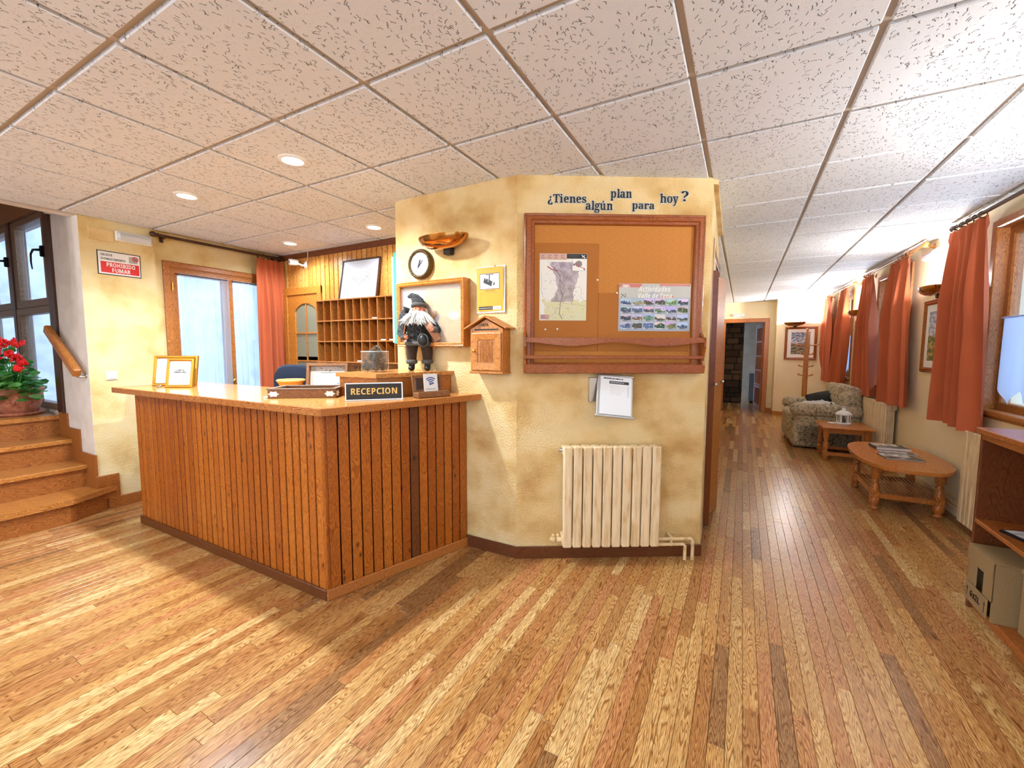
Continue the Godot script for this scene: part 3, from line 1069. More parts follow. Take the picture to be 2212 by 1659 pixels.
func build_windows() -> void:
	# the tall window over the landing
	var w := Node3D.new()
	w.name = "window_1"
	add_child(w)
	tag(w, "tall brown timber window with dark latches over the stair landing", "", "", "structure")
	var g := G.new()
	g.span(Vector3(-5.66, 0.8, -1.56), Vector3(-5.42, 2.68, -1.445), 0.006)
	g.span(Vector3(-5.45, 0.8, -1.56), Vector3(-5.418, 2.68, -1.42), 0.004)
	part(w, "post", g.done(), M.brown)
	for k in 2:
		var x0 := -6.66 - k * 1.06
		var x1 := -5.66 - k * 1.06
		part(w, "mullion", G.new().span(Vector3(x0 - 0.06, 0.8, -1.57), Vector3(x0 + 0.03, 2.68, -1.45), 0.006).done(), M.brown)
		var up := G.new()
		up.span(Vector3(x0 + 0.03, 1.8, -1.53), Vector3(x0 + 0.13, 2.66, -1.46), 0.006)
		up.span(Vector3(x1 - 0.1, 1.8, -1.53), Vector3(x1, 2.66, -1.46), 0.006)
		up.span(Vector3(x0 + 0.03, 1.8, -1.531), Vector3(x1, 1.875, -1.459), 0.006)
		up.span(Vector3(x0 + 0.03, 2.6, -1.531), Vector3(x1, 2.66, -1.459), 0.006)
		var sash := part(w, "casement", up.done(), M.grey_sheen_wood)
		part(sash, "pane", G.new().span(Vector3(x0 + 0.12, 1.87, -1.497), Vector3(x1 - 0.09, 2.61, -1.493)).done(), M.glass)
		part(sash, "latch", G.new().box(Vector3(x1 - 0.05, 2.29, -1.445), Vector3(0.035, 0.1, 0.03), 0.005).tube([Vector3(x1 - 0.05, 2.3, -1.43), Vector3(x1 - 0.1, 2.3, -1.4), Vector3(x1 - 0.17, 2.27, -1.4), Vector3(x1 - 0.18, 2.2, -1.4), Vector3(x1 - 0.16, 2.13, -1.4)], [0.012, 0.01, 0.008, 0.007, 0.005], 8).done(), M.iron)
		var lo := G.new()
		lo.span(Vector3(x0 + 0.03, 0.81, -1.53), Vector3(x0 + 0.1, 1.8, -1.455), 0.006)
		lo.span(Vector3(x1 - 0.02, 0.81, -1.53), Vector3(x1 + 0.0, 1.8, -1.455), 0.006)
		lo.span(Vector3(x0 + 0.03, 1.735, -1.531), Vector3(x1, 1.8, -1.454), 0.006)
		lo.span(Vector3(x0 + 0.03, 0.81, -1.531), Vector3(x1, 0.875, -1.454), 0.006)
		var fixed := part(w, "lower_frame", lo.done(), M.grey_sheen_wood)
		part(fixed, "pane", G.new().span(Vector3(x0 + 0.09, 0.87, -1.497), Vector3(x1 - 0.01, 1.74, -1.493)).done(), M.glass)
	# the french window behind the counter
	w = Node3D.new()
	w.name = "window_2"
	add_child(w)
	w.position = Vector3(-4.9, 0, -2.03)
	w.rotation = LEFT_TURN
	tag(w, "orange-brown timber french window behind the counter's left end", "", "", "structure")
	var W := 1.17
	part(w, "frame", G.new().frame(W, 2.24, [[0, -0.1], [0, 0.018], [0.012, 0.024], [0.05, 0.024], [0.062, 0.012], [0.07, 0.012], [0.07, -0.1]], Vector3(W / 2, 1.12, 0)).done(), M.oak_y)
	for k in 2:
		var x0 := 0.072 + k * 0.514
		var sw := 0.512
		var sash := part(w, "sash", G.new().frame(sw + 0.006, 2.105, [[0, -0.05], [0, 0.004], [0.045, 0.004], [0.055, -0.006], [0.055, -0.05]], Vector3(x0 + sw / 2, 1.12, 0)).done(), M.oak_y)
		part(sash, "pane", G.new().span(Vector3(x0 + 0.05, 0.12, -0.028), Vector3(x0 + sw - 0.05, 2.1, -0.024)).done(), M.glass)
	for y in [0.3, 2.0]:
		part(w, "hinge", G.new().tube([Vector3(0.068, y - 0.04, 0.02), Vector3(0.068, y + 0.04, 0.02)], 0.008, 8).done(), M.brass)
	part(w, "bolt_handle", G.new().tube([Vector3(0.586, 0.98, 0.02), Vector3(0.586, 1.12, 0.02)], 0.008, 8).ball(Vector3(0.586, 1.05, 0.035), Vector3(0.02, 0.03, 0.02)).done(), M.brass)
	for k in 2:
		var c := part(self, "sheer_curtain", drape(0.46, 0.44, 2.02, 6.0, 0.022, 0.0, 0.6, 31 + k, 0.05), M.sheer, Vector3(-4.872, 2.135, -2.03 - 0.072 - k * 0.514 - 0.275), LEFT_TURN)
		tag(c, ["white sheer curtain gathered on the left leaf of the french window", "white sheer curtain gathered on the right leaf of the french window, beside the orange drape"][k], "curtain", "sheer curtains on the french window")
	for k in 2:
		var r := part(self, "sheer_rod", G.new().tube([Vector3(-0.24, 0, 0), Vector3(0.24, 0, 0)], 0.004, 6).done(), M.iron, Vector3(-4.868, 2.125, -2.03 - 0.072 - k * 0.514 - 0.256), LEFT_TURN)
		tag(r, ["thin dark rod holding the left-leaf sheer curtain", "thin dark rod holding the right-leaf sheer curtain"][k], "rod")
	rod(Vector3(-4.79, 2.445, -1.97), LEFT_TURN, 1.2, M.brown_x, [0.92, 0.98, 1.04, 1.1, 1.15], "dark curtain rod above the french window")
	var cu := part(self, "orange_curtain", drape(0.3, 0.42, 2.1, 4.0, 0.05, 0.02, 0.3, 7), M.curtain, Vector3(-4.79, 2.41, -3.02), LEFT_TURN)
	tag(cu, "long orange drape gathered at the right of the french window", "curtain", "orange curtains")
	# corridor windows
	var labels := ["unseen brown timber window behind the camera, daylight from the right", "unseen brown timber window level with the camera, daylight from the right", "nearest visible corridor window, right of the first orange curtain", "middle corridor window between two orange curtains", "farthest corridor window near the coat stand"]
	for i in WINDOWS.size():
		var z0: float = WINDOWS[i][0]
		var z1: float = WINDOWS[i][1]
		var ww := z0 - z1
		w = Node3D.new()
		w.name = "window_%d" % (i + 3)
		add_child(w)
		w.position = on_right(z1, 0, 0.0)
		w.rotation = RIGHT_TURN
		tag(w, labels[i], "", "", "structure")
		part(w, "casing", G.new().frame(ww + 0.11, HEAD - SILL + 0.11, [[0, 0], [0, 0.016], [0.05, 0.016], [0.058, 0.008], [0.058, -0.1]], Vector3(ww / 2, (SILL + HEAD) / 2, 0)).done(), M.oak_y)
		var hw := ww / 2
		for k in 2:
			var cx := hw * (k + 0.5)
			var sash := part(w, "sash", G.new().frame(hw, HEAD - SILL + 0.005, [[0, -0.12], [0, -0.06], [0.055, -0.06], [0.065, -0.07], [0.065, -0.12]], Vector3(cx, (SILL + HEAD) / 2, 0)).done(), M.oak_y)
			part(sash, "pane", G.new().box(Vector3(cx, (SILL + HEAD) / 2, -0.09), Vector3(hw - 0.11, HEAD - SILL - 0.13, 0.004)).done(), M.glass)
		part(w, "sill_board", G.new().span(Vector3(-0.07, SILL - 0.03, -0.1), Vector3(ww + 0.07, SILL + 0.005, 0.045), 0.006).done(), M.oak_x)
		part(w, "latch", G.new().box(Vector3(ww / 2, 1.6, -0.05), Vector3(0.025, 0.1, 0.02), 0.004).tube([Vector3(ww / 2, 1.62, -0.04), Vector3(ww / 2, 1.62, -0.01), Vector3(ww / 2, 1.52, 0.0)], 0.008, 8).done(), M.iron)
		if i < 2:
			continue
		# half-height lace on the lower part of each window
		var lace := G.new()
		lace.flat = false
		var n := 48
		for k in n:
			var pts := []
			for q in [k, k + 1]:
				var u := float(q) / n
				var saw := absf(fposmod(u * 4.0, 1.0) - 0.5) * 2.0
				pts.append([Vector3((u - 0.5) * (ww - 0.16), 0, 0.006 * sin(u * 40.0)), Vector3((u - 0.5) * (ww - 0.16), -0.53 - 0.11 * (1.0 - saw), 0.008 * sin(u * 40.0 + 0.6))])
			lace.quad(pts[0][1], pts[1][1], pts[1][0], pts[0][0])
		lace.tube([Vector3(-ww / 2 + 0.06, 0, 0), Vector3(ww / 2 - 0.06, 0, 0)], 0.007, 8)
		var lc := part(self, "lace_curtain", lace.done(), M.lace, on_right((z0 + z1) / 2, 1.645, -0.04), RIGHT_TURN)
		tag(lc, ["white zigzag-edged half curtain in the nearest corridor window", "white zigzag-edged half curtain in the middle corridor window", "white zigzag-edged half curtain in the farthest corridor window"][i - 2], "curtain", "lace half curtains")
	rod(on_right(-5.05, 2.44, 0.1), RIGHT_TURN, 2.1, M.brown_x, [0.05, 0.14, 0.24, 0.34, 0.44], "dark curtain rod over the nearest corridor window")
	rod(on_right(-7.7, 2.44, 0.1), RIGHT_TURN, 2.0, M.oak_x, [0.05, 0.12, 0.2, 0.3, 1.35, 1.45, 1.55, 1.65], "brown curtain rod over the middle corridor window")
	rod(on_right(-10.25, 2.43, 0.1), RIGHT_TURN, 1.95, M.oak_x, [0.04, 0.1, 0.2, 0.3, 1.3, 1.4, 1.5, 1.6], "brown curtain rod over the farthest corridor window")
	var spec := [
		[-4.83, 0.6, 0.78, 1.63, 0.07, 4.0, 0.05, "wide orange curtain nearest the camera, left of the near window", 3],
		[-6.33, 0.6, 0.74, 1.62, 0.075, 3.5, 0.1, "bright orange curtain right of the middle window, beside the gilt lamp", 4],
		[-7.56, 0.5, 0.95, 1.61, 0.075, 4.5, 0.1, "rust curtain left of the middle window, its hem behind the armchair", 5],
		[-8.93, 0.45, 0.9, 1.6, 0.07, 3.5, -0.2, "orange curtain right of the farthest window, hem above the armchair", 6],
		[-10.2, 0.5, 0.85, 1.6, 0.07, 3.5, 0.0, "rust curtain at the far left of the corridor windows, nearest the coat stand", 8]]
	for s in spec:
		var c := part(self, "orange_curtain", drape(s[1], s[2], s[3], s[5], s[4], s[6], 0.3, s[8]), M.curtain, on_right(s[0], 2.41, 0.1), RIGHT_TURN)
		tag(c, s[7], "curtain", "orange curtains")


func build_outside() -> void:
	struct("ground", G.new().span(Vector3(-14, -0.3, -30), Vector3(14, -0.12, 14)).done(), M.stone, "pale paving outside the windows")
	struct("wall_courtyard", G.new().span(Vector3(-9.6, -0.1, -9.0), Vector3(-9.3, 3.2, -1.7)).done(), M.stone, "pale stone wall across the courtyard")
	struct("wall_street", G.new().span(Vector3(4.6, -0.1, -26.0), Vector3(4.9, 3.0, 4.0)).done(), M.stone, "pale stone wall across the lane")
	var g := G.new()
	for i in 5:
		g.span(Vector3(-3.4 + i * 0.785, 0.0, 3.07), Vector3(-3.34 + i * 0.785, 2.25, 3.13), 0.004)
	g.span(Vector3(-3.4, 2.18, 3.07), Vector3(-0.2, 2.25, 3.13), 0.004)
	var d := struct("door_1", g.done(), M.oak_y, "added glazed timber entrance screen behind the camera, for daylight")  # added behind the camera so daylight keeps the ceiling bright
	part(d, "pane", G.new().span(Vector3(-3.35, 0.02, 3.098), Vector3(-0.25, 2.2, 3.102)).done(), M.glass)


# ---------------------------------------------------------------- reception counter
func build_counter() -> void:
	var t := thing("reception_counter", "L-shaped reception counter clad in vertical varnished pine boards", "counter")
	var body := G.new()
	body.plan(PackedVector2Array([Vector2(-4.18, -1.535), Vector2(-2.02, -1.535), Vector2(-1.725, -2.433), Vector2(-2.26, -2.433), Vector2(-2.45, -2.0), Vector2(-4.18, -2.0)]), 0.0, COUNTER - 0.035)
	part(t, "carcass", body.done(), M.dark)
	var hgt := COUNTER - 0.036
	var shared := G.new().box(Vector3(0, hgt / 2 + 0.02, 0), Vector3(0.0535, hgt - 0.04, 0.018), 0.002).done()
	var n := 34
	var step := 2.205 / n
	for i in n:
		var x := -4.19 + step * (i + 0.5)
		part(t, "board", shared, M.pine[(i * 7 + i / 3) % 5], Vector3(x, 0, -1.509 + 0.0008 * sin(i * 5.0)))
	var a := Vector3(-1.978, 0, -1.52)
	var b := Vector3(-1.683, 0, -2.435)
	var d := (b - a).normalized()
	var nrm := Vector3(-d.z, 0, d.x)
	if nrm.x < 0:
		nrm = -nrm
	var m := 15
	var len := a.distance_to(b)
	var turn := atan2(-d.z, d.x)
	shared = G.new().box(Vector3(0, hgt / 2 + 0.02, 0), Vector3(len / m - 0.009, hgt - 0.04, 0.018), 0.002).done()
	for i in m:
		var p := a + d * (len * (i + 0.5) / m) - nrm * 0.002
		part(t, "board", shared, M.pine_dark if i == 8 else M.pine[(i * 3 + 1 + i / 4) % 5], p, Vector3(0, turn, 0))
	part(t, "corner_post", G.new().box(Vector3(-1.985, hgt / 2, -1.513), Vector3(0.024, hgt, 0.024), 0.004).done(), M.pine[1])
	part(t, "end_board", G.new().span(Vector3(-4.195, 0, -2.0), Vector3(-4.178, hgt, -1.503), 0.003).done(), M.pine[0])
	var g := G.new()
	g.span(Vector3(-4.2, 0, -1.5), Vector3(-1.972, 0.062, -1.486), 0.004)
	part(t, "kick_board", g.done(), M.skirt)
	var ka := a + nrm * 0.013 - d * 0.025
	var kb := b + nrm * 0.013
	part(t, "kick_board", G.new().bar(ka + Vector3(0, 0.031, 0), kb + Vector3(0, 0.031, 0), 0.014, 0.062, 0.004).done(), M.edge)
	# the slab, in two boards with solid edges
	g = G.new()
	g.plan(PackedVector2Array([Vector2(-4.31, -1.43), Vector2(-1.885, -1.43), Vector2(-2.3, -2.05), Vector2(-4.31, -2.05)]), COUNTER - 0.036, COUNTER)
	part(t, "countertop", g.done(), M.slab)
	g = G.new()
	g.plan(PackedVector2Array([Vector2(-1.885, -1.43), Vector2(-1.58, -2.434), Vector2(-2.3, -2.434), Vector2(-2.3, -2.05)]), COUNTER - 0.036, COUNTER)
	part(t, "countertop", g.done(), M.slab_z)
	g = G.new()
	g.span(Vector3(-4.318, COUNTER - 0.04, -1.43), Vector3(-1.872, COUNTER + 0.001, -1.41), 0.003)
	part(t, "edge_strip", g.done(), M.edge)
	var ea := Vector3(-1.875, COUNTER - 0.0195, -1.408)
	var eb := Vector3(-1.566, COUNTER - 0.0195, -2.434)
	part(t, "edge_strip", G.new().bar(ea, eb, 0.02, 0.041, 0.003).done(), M.edge)
	part(t, "edge_strip", G.new().span(Vector3(-4.33, COUNTER - 0.04, -2.05), Vector3(-4.31, COUNTER + 0.001, -1.41), 0.003).done(), M.edge)
	# raised inner shelf against the column
	var u := thing("raised_shelf", "raised wooden desk shelf on the counter against the column, under the doll", "shelf unit")
	g = G.new()
	g.plan(PackedVector2Array([Vector2(-1.97, -1.89), Vector2(-1.81, -2.434), Vector2(-2.302, -2.434), Vector2(-2.302, -1.89)]), COUNTER + 0.0005, 1.222)
	part(u, "front_board", g.done(), M.oak_x)
	g = G.new()
	g.plan(PackedVector2Array([Vector2(-1.95, -1.865), Vector2(-1.784, -2.434), Vector2(-2.309, -2.434), Vector2(-2.309, -1.865)]), 1.222, 1.248)
	part(u, "top_board", g.done(), M.slab_z)


func stand_frame(called: String, label: String, w: float, h: float, at: Vector3, turn: float, lean: float, print_: Material, border := 0.022) -> Node3D:   # a picture frame leaning back on its strut
	var t := thing(called, label, "picture frame", at, Vector3(0, turn, 0), "framed notices on the counter")
	var tilt := Vector3(-lean, 0, 0)
	var c := Vector3(0, h / 2, 0)
	var f := part(t, "moulding", G.new().frame(w, h, [[0, -0.014], [0, 0.0], [0.004, 0.005], [border * 0.6, 0.006], [border, 0.0], [border, -0.006]], c).done(), M.gold, Vector3(), tilt)
	part(t, "backing", G.new().box(c + Vector3(0, 0, -0.01), Vector3(w - 0.004, h - 0.004, 0.008)).done(), M.black, Vector3(), tilt)
	var q := QuadMesh.new()
	q.size = Vector2(w - 2 * border, h - 2 * border)
	part(f, "print", q, print_, c + Vector3(0, 0, -0.005))
	part(t, "strut", G.new().bar(Vector3(0, h * 0.66, -0.03 - sin(lean) * h * 0.7), Vector3(0, 0.004, -0.012 - sin(lean) * h * 0.7 - h * 0.32), 0.05, 0.004, 0.001, Vector3.RIGHT).done(), M.dark)
	return t


func build_counter_things() -> void:
	var y := COUNTER + 0.001
	var im := new_image(300, 200, Color(0.9, 0.84, 0.84))
	for i in 260:
		var px := rng.randi_range(0, 299)
		var py := rng.randi_range(0, 199)
		dab(im, px, py, rng.randi_range(4, 12), Color(0.86 + rng.randf() * 0.08, 0.8 + rng.randf() * 0.08, 0.8 + rng.randf() * 0.08))
	for i in 40:
		dab(im, 45 + rng.randi_range(-16, 16), 30 + rng.randi_range(-12, 12), 1, Color(0.55, 0.53, 0.6))
	stroke(im, [Vector2(140, 28), Vector2(150, 36), Vector2(160, 28)], 1, Color(0.5, 0.52, 0.5))
	stroke(im, [Vector2(142, 20), Vector2(150, 26), Vector2(158, 20)], 1, Color(0.5, 0.52, 0.5))
	text_lines(im, Rect2i(150, 60, 90, 90), 14, 1, Color(0.6, 0.58, 0.56))
	stand_frame("certificate_frame", "larger gilt frame with a pale certificate, behind the smaller notice frame", 0.335, 0.25, Vector3(-4.075, y, -1.72), 0.6, 0.2, print_mat(im))
	im = new_image(180, 230, Color(0.93, 0.93, 0.92))
	var grey_ink := Color(0.35, 0.35, 0.37)
	stroke(im, [Vector2(58, 46), Vector2(62, 34), Vector2(74, 24), Vector2(90, 20), Vector2(106, 24), Vector2(118, 34), Vector2(122, 46), Vector2(58, 46)], 0, grey_ink)
	dab(im, 90, 16, 2, grey_ink)
	text_lines(im, Rect2i(48, 52, 84, 3), 4, 1, grey_ink)
	text_lines(im, Rect2i(44, 118, 92, 2), 4, 1, grey_ink)
	stroke(im, [Vector2(83, 152), Vector2(97, 152), Vector2(97, 178), Vector2(108, 178), Vector2(90, 196), Vector2(72, 178), Vector2(83, 178), Vector2(83, 152)], 0, Color(0.6, 0.6, 0.62))
	var f := stand_frame("notice_frame", "smaller gilt frame reading LLAME AL TIMBRE PARA, in front of the certificate", 0.205, 0.232, Vector3(-3.855, y, -1.655), 0.55, 0.2, print_mat(im))
	var mo := f.get_child(0) as Node3D
	lettering(mo, "LLAME AL", 0.010, 0.07, Vector3(0, 0.138, -0.0035), M.black)
	lettering(mo, "TIMBRE PARA", 0.010, 0.096, Vector3(0, 0.122, -0.0035), M.black)
	var t := thing("pencil_sharpener", "tiny grey metal sharpener lying before the gilt frames", "sharpener", Vector3(-4.03, y, -1.6), Vector3(0, 0.5, 0))
	part(t, "body", G.new().box(Vector3(0, 0.008, 0), Vector3(0.034, 0.016, 0.016), 0.003).done(), M.steel)
	part(t, "blade", G.new().box(Vector3(0, 0.0165, 0), Vector3(0.024, 0.001, 0.009)).done(), M.iron)
	t = thing("card_stack", "small white stack of cards lying on the bare middle of the counter", "cards", Vector3(-2.565, y, -1.6), Vector3(0, 0.35, 0))
	for k in 3:
		part(t, "card", G.new().box(Vector3(0.002 * k, 0.0015 + 0.003 * k, 0.001 * k), Vector3(0.085, 0.0028, 0.055)).done(), M.paper)
	# wicker basket
	t = thing("wicker_basket", "small yellow wicker basket behind the wooden tray", "basket", Vector3(-3.0, y, -2.02))
	part(t, "bottom", G.new().lathe([[0.0, 0.003], [0.06, 0.003]], 20).done(), M.amber_x)
	var straw := mat(Color(0.85, 0.58, 0.16), 0.7)
	for k in 4:
		var ring := []
		var rr := 0.062 + 0.007 * k
		for i in 33:
			var a := TAU * i / 32
			ring.append(Vector3(cos(a) * (rr + 0.003 * (1 if (i + k) % 2 == 0 else -1)), 0.01 + 0.014 * k, sin(a) * (rr + 0.003 * (1 if (i + k) % 2 == 0 else -1))))
		part(t, "strand", G.new().tube(ring, 0.007, 6, false).done(), straw)
	var rim := []
	for i in 25:
		rim.append(Vector3(cos(TAU * i / 24) * 0.093, 0.066, sin(TAU * i / 24) * 0.093))
	part(t, "rim", G.new().tube(rim, 0.008, 6, false).done(), M.paper if false else mat(Color(0.9, 0.7, 0.36), 0.7))
	# distressed wooden tray box with white corner mounts
	t = thing("letter_tray", "shallow distressed wooden box with white corner mounts, left of the black sign", "tray", Vector3(-2.46, y, -1.78), Vector3(0, 0.62, 0))
	var g := G.new()
	g.span(Vector3(-0.2, 0, -0.13), Vector3(0.2, 0.006, 0.13))
	part(t, "bottom", g.done(), M.drift)
	for s in [-1.0, 1.0]:
		part(t, "side", G.new().box(Vector3(0, 0.026, s * 0.125), Vector3(0.4, 0.052, 0.012), 0.002).done(), M.drift)
		part(t, "side", G.new().box(Vector3(s * 0.195, 0.026, 0), Vector3(0.012, 0.052, 0.24), 0.002).done(), M.drift)
	part(t, "rim", G.new().frame(0.41, 0.27, [[0, 0], [0, 0.008], [0.03, 0.008], [0.03, 0]]).done(), M.grey_sheen_wood, Vector3(0, 0.052, 0), Vector3(-PI / 2, 0, 0))
	for s in [-1.0, 1.0]:
		var star := PackedVector2Array()
		for i in 12:
			var r := 0.026 if i % 2 == 0 else 0.018
			star.append(Vector2(cos(TAU * i / 12) * r * 1.3, sin(TAU * i / 12) * r * 0.75))
		part(t, "corner_mount", G.new().prism(star, 0, 0.003).done(), M.paper, Vector3(s * 0.165, 0.026, 0.131))
		part(t, "corner_mount", G.new().prism(star, 0, 0.003).done(), M.paper, Vector3(0.201, 0.026, s * 0.095), Vector3(0, PI / 2, 0))
	# open wooden frame with notes
	t = thing("note_frame", "light wooden box frame holding hand-lettered notes, behind the wooden tray", "picture frame", Vector3(-2.77, y, -2.15), Vector3(0, 0.62, 0))
	var tilt := Vector3(-0.2, 0, 0)
	part(t, "frame", G.new().frame(0.3, 0.2, [[0, -0.05], [0, 0], [0.02, 0], [0.02, -0.045]], Vector3(0, 0.1, 0)).done(), M.drift, Vector3(), tilt)
	im = new_image(240, 150, Color(0.72, 0.69, 0.64))
	for i in 26:
		dab(im, rng.randi_range(10, 230), rng.randi_range(5, 35), rng.randi_range(1, 3), Color(0.35, 0.33, 0.32))
	im.fill_rect(Rect2i(24, 48, 190, 100), Color(0.9, 0.92, 0.95))
	text_lines(im, Rect2i(70, 44, 110, 8), 4, 3, Color(0.15, 0.15, 0.15))
	text_lines(im, Rect2i(60, 66, 120, 22), 11, 3, Color(0.5, 0.52, 0.6))
	text_lines(im, Rect2i(40, 112, 40, 20), 8, 2, Color(0.6, 0.62, 0.7))
	dab(im, 190, 125, 7, Color(0.5, 0.55, 0.65))
	var q := QuadMesh.new()
	q.size = Vector2(0.26, 0.16)
	part(t, "notes", q, print_mat(im), Vector3(0, 0.1, -0.035).rotated(Vector3.RIGHT, -0.2), tilt)
	part(t, "backing", G.new().box(Vector3(0, 0.1, -0.046), Vector3(0.29, 0.19, 0.006)).done(), M.drift, Vector3(), tilt)
	# the desk sign
	var pa := Vector3(-2.03, y, -1.7)
	var pb := Vector3(-1.805, y, -1.938)
	var sd := (pb - pa)
	var sw := sd.length()
	t = thing("desk_sign", "long black desk sign with gold letters RECEPCION in a silver frame", "sign", (pa + pb) / 2, Vector3(0, atan2(-sd.z, sd.x), 0))
	tilt = Vector3(-0.12, 0, 0)
	part(t, "plate", G.new().box(Vector3(0, 0.052, -0.004), Vector3(sw - 0.006, 0.1, 0.006)).done(), mat(Color(0.045, 0.028, 0.02), 0.5), Vector3(), tilt)
	part(t, "frame", G.new().frame(sw, 0.104, [[0, -0.01], [0, 0.004], [0.006, 0.004], [0.007, -0.002]], Vector3(0, 0.052, 0)).done(), M.steel, Vector3(), tilt)
	var l := lettering(t, "RECEPCION", 0.037, sw * 0.8, Vector3(0, 0.054, 0.0), mat(Color(0.93, 0.76, 0.4), 0.4), true, false, "lettering", 0.0, 0.003)
	l.transform = Transform3D(Basis(Vector3.RIGHT, -0.12), Vector3()) * l.transform
	part(t, "foot", G.new().box(Vector3(0, 0.003, -0.03), Vector3(sw * 0.9, 0.006, 0.05), 0.001).done(), M.steel)
	# wireless notice on its little wooden tray
	t = thing("card_holder", "small dark wooden tray stand behind the wireless notice, on the counter's right end", "card holder", Vector3(-1.765, y, -2.14), Vector3(0, 1.2, 0))
	part(t, "tray", G.new().box(Vector3(0, 0.016, 0.03), Vector3(0.23, 0.032, 0.075), 0.004).box(Vector3(0, 0.034, 0.06), Vector3(0.22, 0.006, 0.008), 0.001).done(), M.drift)
	part(t, "back_frame", G.new().frame(0.21, 0.11, [[0, -0.014], [0, 0], [0.016, 0], [0.02, -0.008]], Vector3(0, 0.085, 0)).done(), M.drift, Vector3(0, 0.0, -0.005), Vector3(-0.2, 0, 0))
	part(t, "back_board", G.new().box(Vector3(0, 0.085, -0.012), Vector3(0.2, 0.1, 0.006)).done(), M.brown, Vector3(0, 0, -0.005), Vector3(-0.2, 0, 0))
	t = thing("wireless_notice", "white card with blue wireless waves, propped on the dark wooden tray stand", "card", Vector3(-1.765, y + 0.033, -2.14), Vector3(0, 1.2, 0))
	part(t, "sheet", G.new().box(Vector3(0, 0.056, 0.024), Vector3(0.1, 0.112, 0.002)).done(), M.paper, Vector3(), Vector3(-0.12, 0, 0))
	var wv := G.new()
	for k in 3:
		var r0 := 0.016 + 0.013 * k
		var path := []
		for i in 13:
			var a := PI * 0.25 + PI * 0.5 * i / 12
			path.append(Vector3(cos(a) * r0, 0.045 + sin(a) * r0, 0.026))
		wv.tube(path, 0.0035, 5)
	wv.ball(Vector3(-0.004, 0.046, 0.026), Vector3(0.007, 0.007, 0.002), 10)
	wv.tube([Vector3(0.004, 0.046, 0.026), Vector3(0.02, 0.052, 0.026)], 0.0035, 6)
	part(t, "wireless_symbol", wv.done(), mat(Color(0.1, 0.3, 0.62), 0.6), Vector3(), Vector3(-0.12, 0, 0))
	var ln := new_image(100, 16, Color(0.93, 0.93, 0.92))
	text_lines(ln, Rect2i(6, 5, 92, 4), 6, 4, Color(0.2, 0.2, 0.2))
	q = QuadMesh.new()
	q.size = Vector2(0.08, 0.012)
	part(t, "print", q, print_mat(ln), Vector3(0, 0.013, 0.0256).rotated(Vector3.RIGHT, -0.12), Vector3(-0.12, 0, 0))
	build_jar()
	build_doll()


func pine_cone(s: float) -> ArrayMesh:
	var g := G.new()
	g.tube([Vector3(0, 0, 0), Vector3(0, s * 1.5, 0)], [s * 0.22, s * 0.12], 8)
	var n := 60
	for i in n:
		var v := (i + 0.5) / n
		var a := i * 2.39996
		var r := s * (0.25 + 0.42 * sin(PI * pow(v, 0.7)) )
		var y := s * (0.05 + 1.5 * v)
		var o := Vector3(cos(a), 0, sin(a))
		var side := Vector3(-sin(a), 0, cos(a))
		var w := s * 0.17 * (0.6 + 0.6 * sin(PI * v))
		var tip := o * r + Vector3(0, y + s * 0.12, 0)
		var root := o * s * 0.12 + Vector3(0, y - s * 0.02, 0)
		g.flat = true
		g.quad(root, tip - side * w + Vector3(0, -s * 0.02, 0), tip + o * s * 0.06, root + Vector3(0, s * 0.05, 0))
		g.quad(root + Vector3(0, s * 0.05, 0), tip + o * s * 0.06, tip + side * w + Vector3(0, -s * 0.02, 0), root)
		g.poly([tip - side * w, tip + o * s * 0.06, tip + side * w, tip - Vector3(0, s * 0.06, 0)], Vector3.UP)
	return g.done()


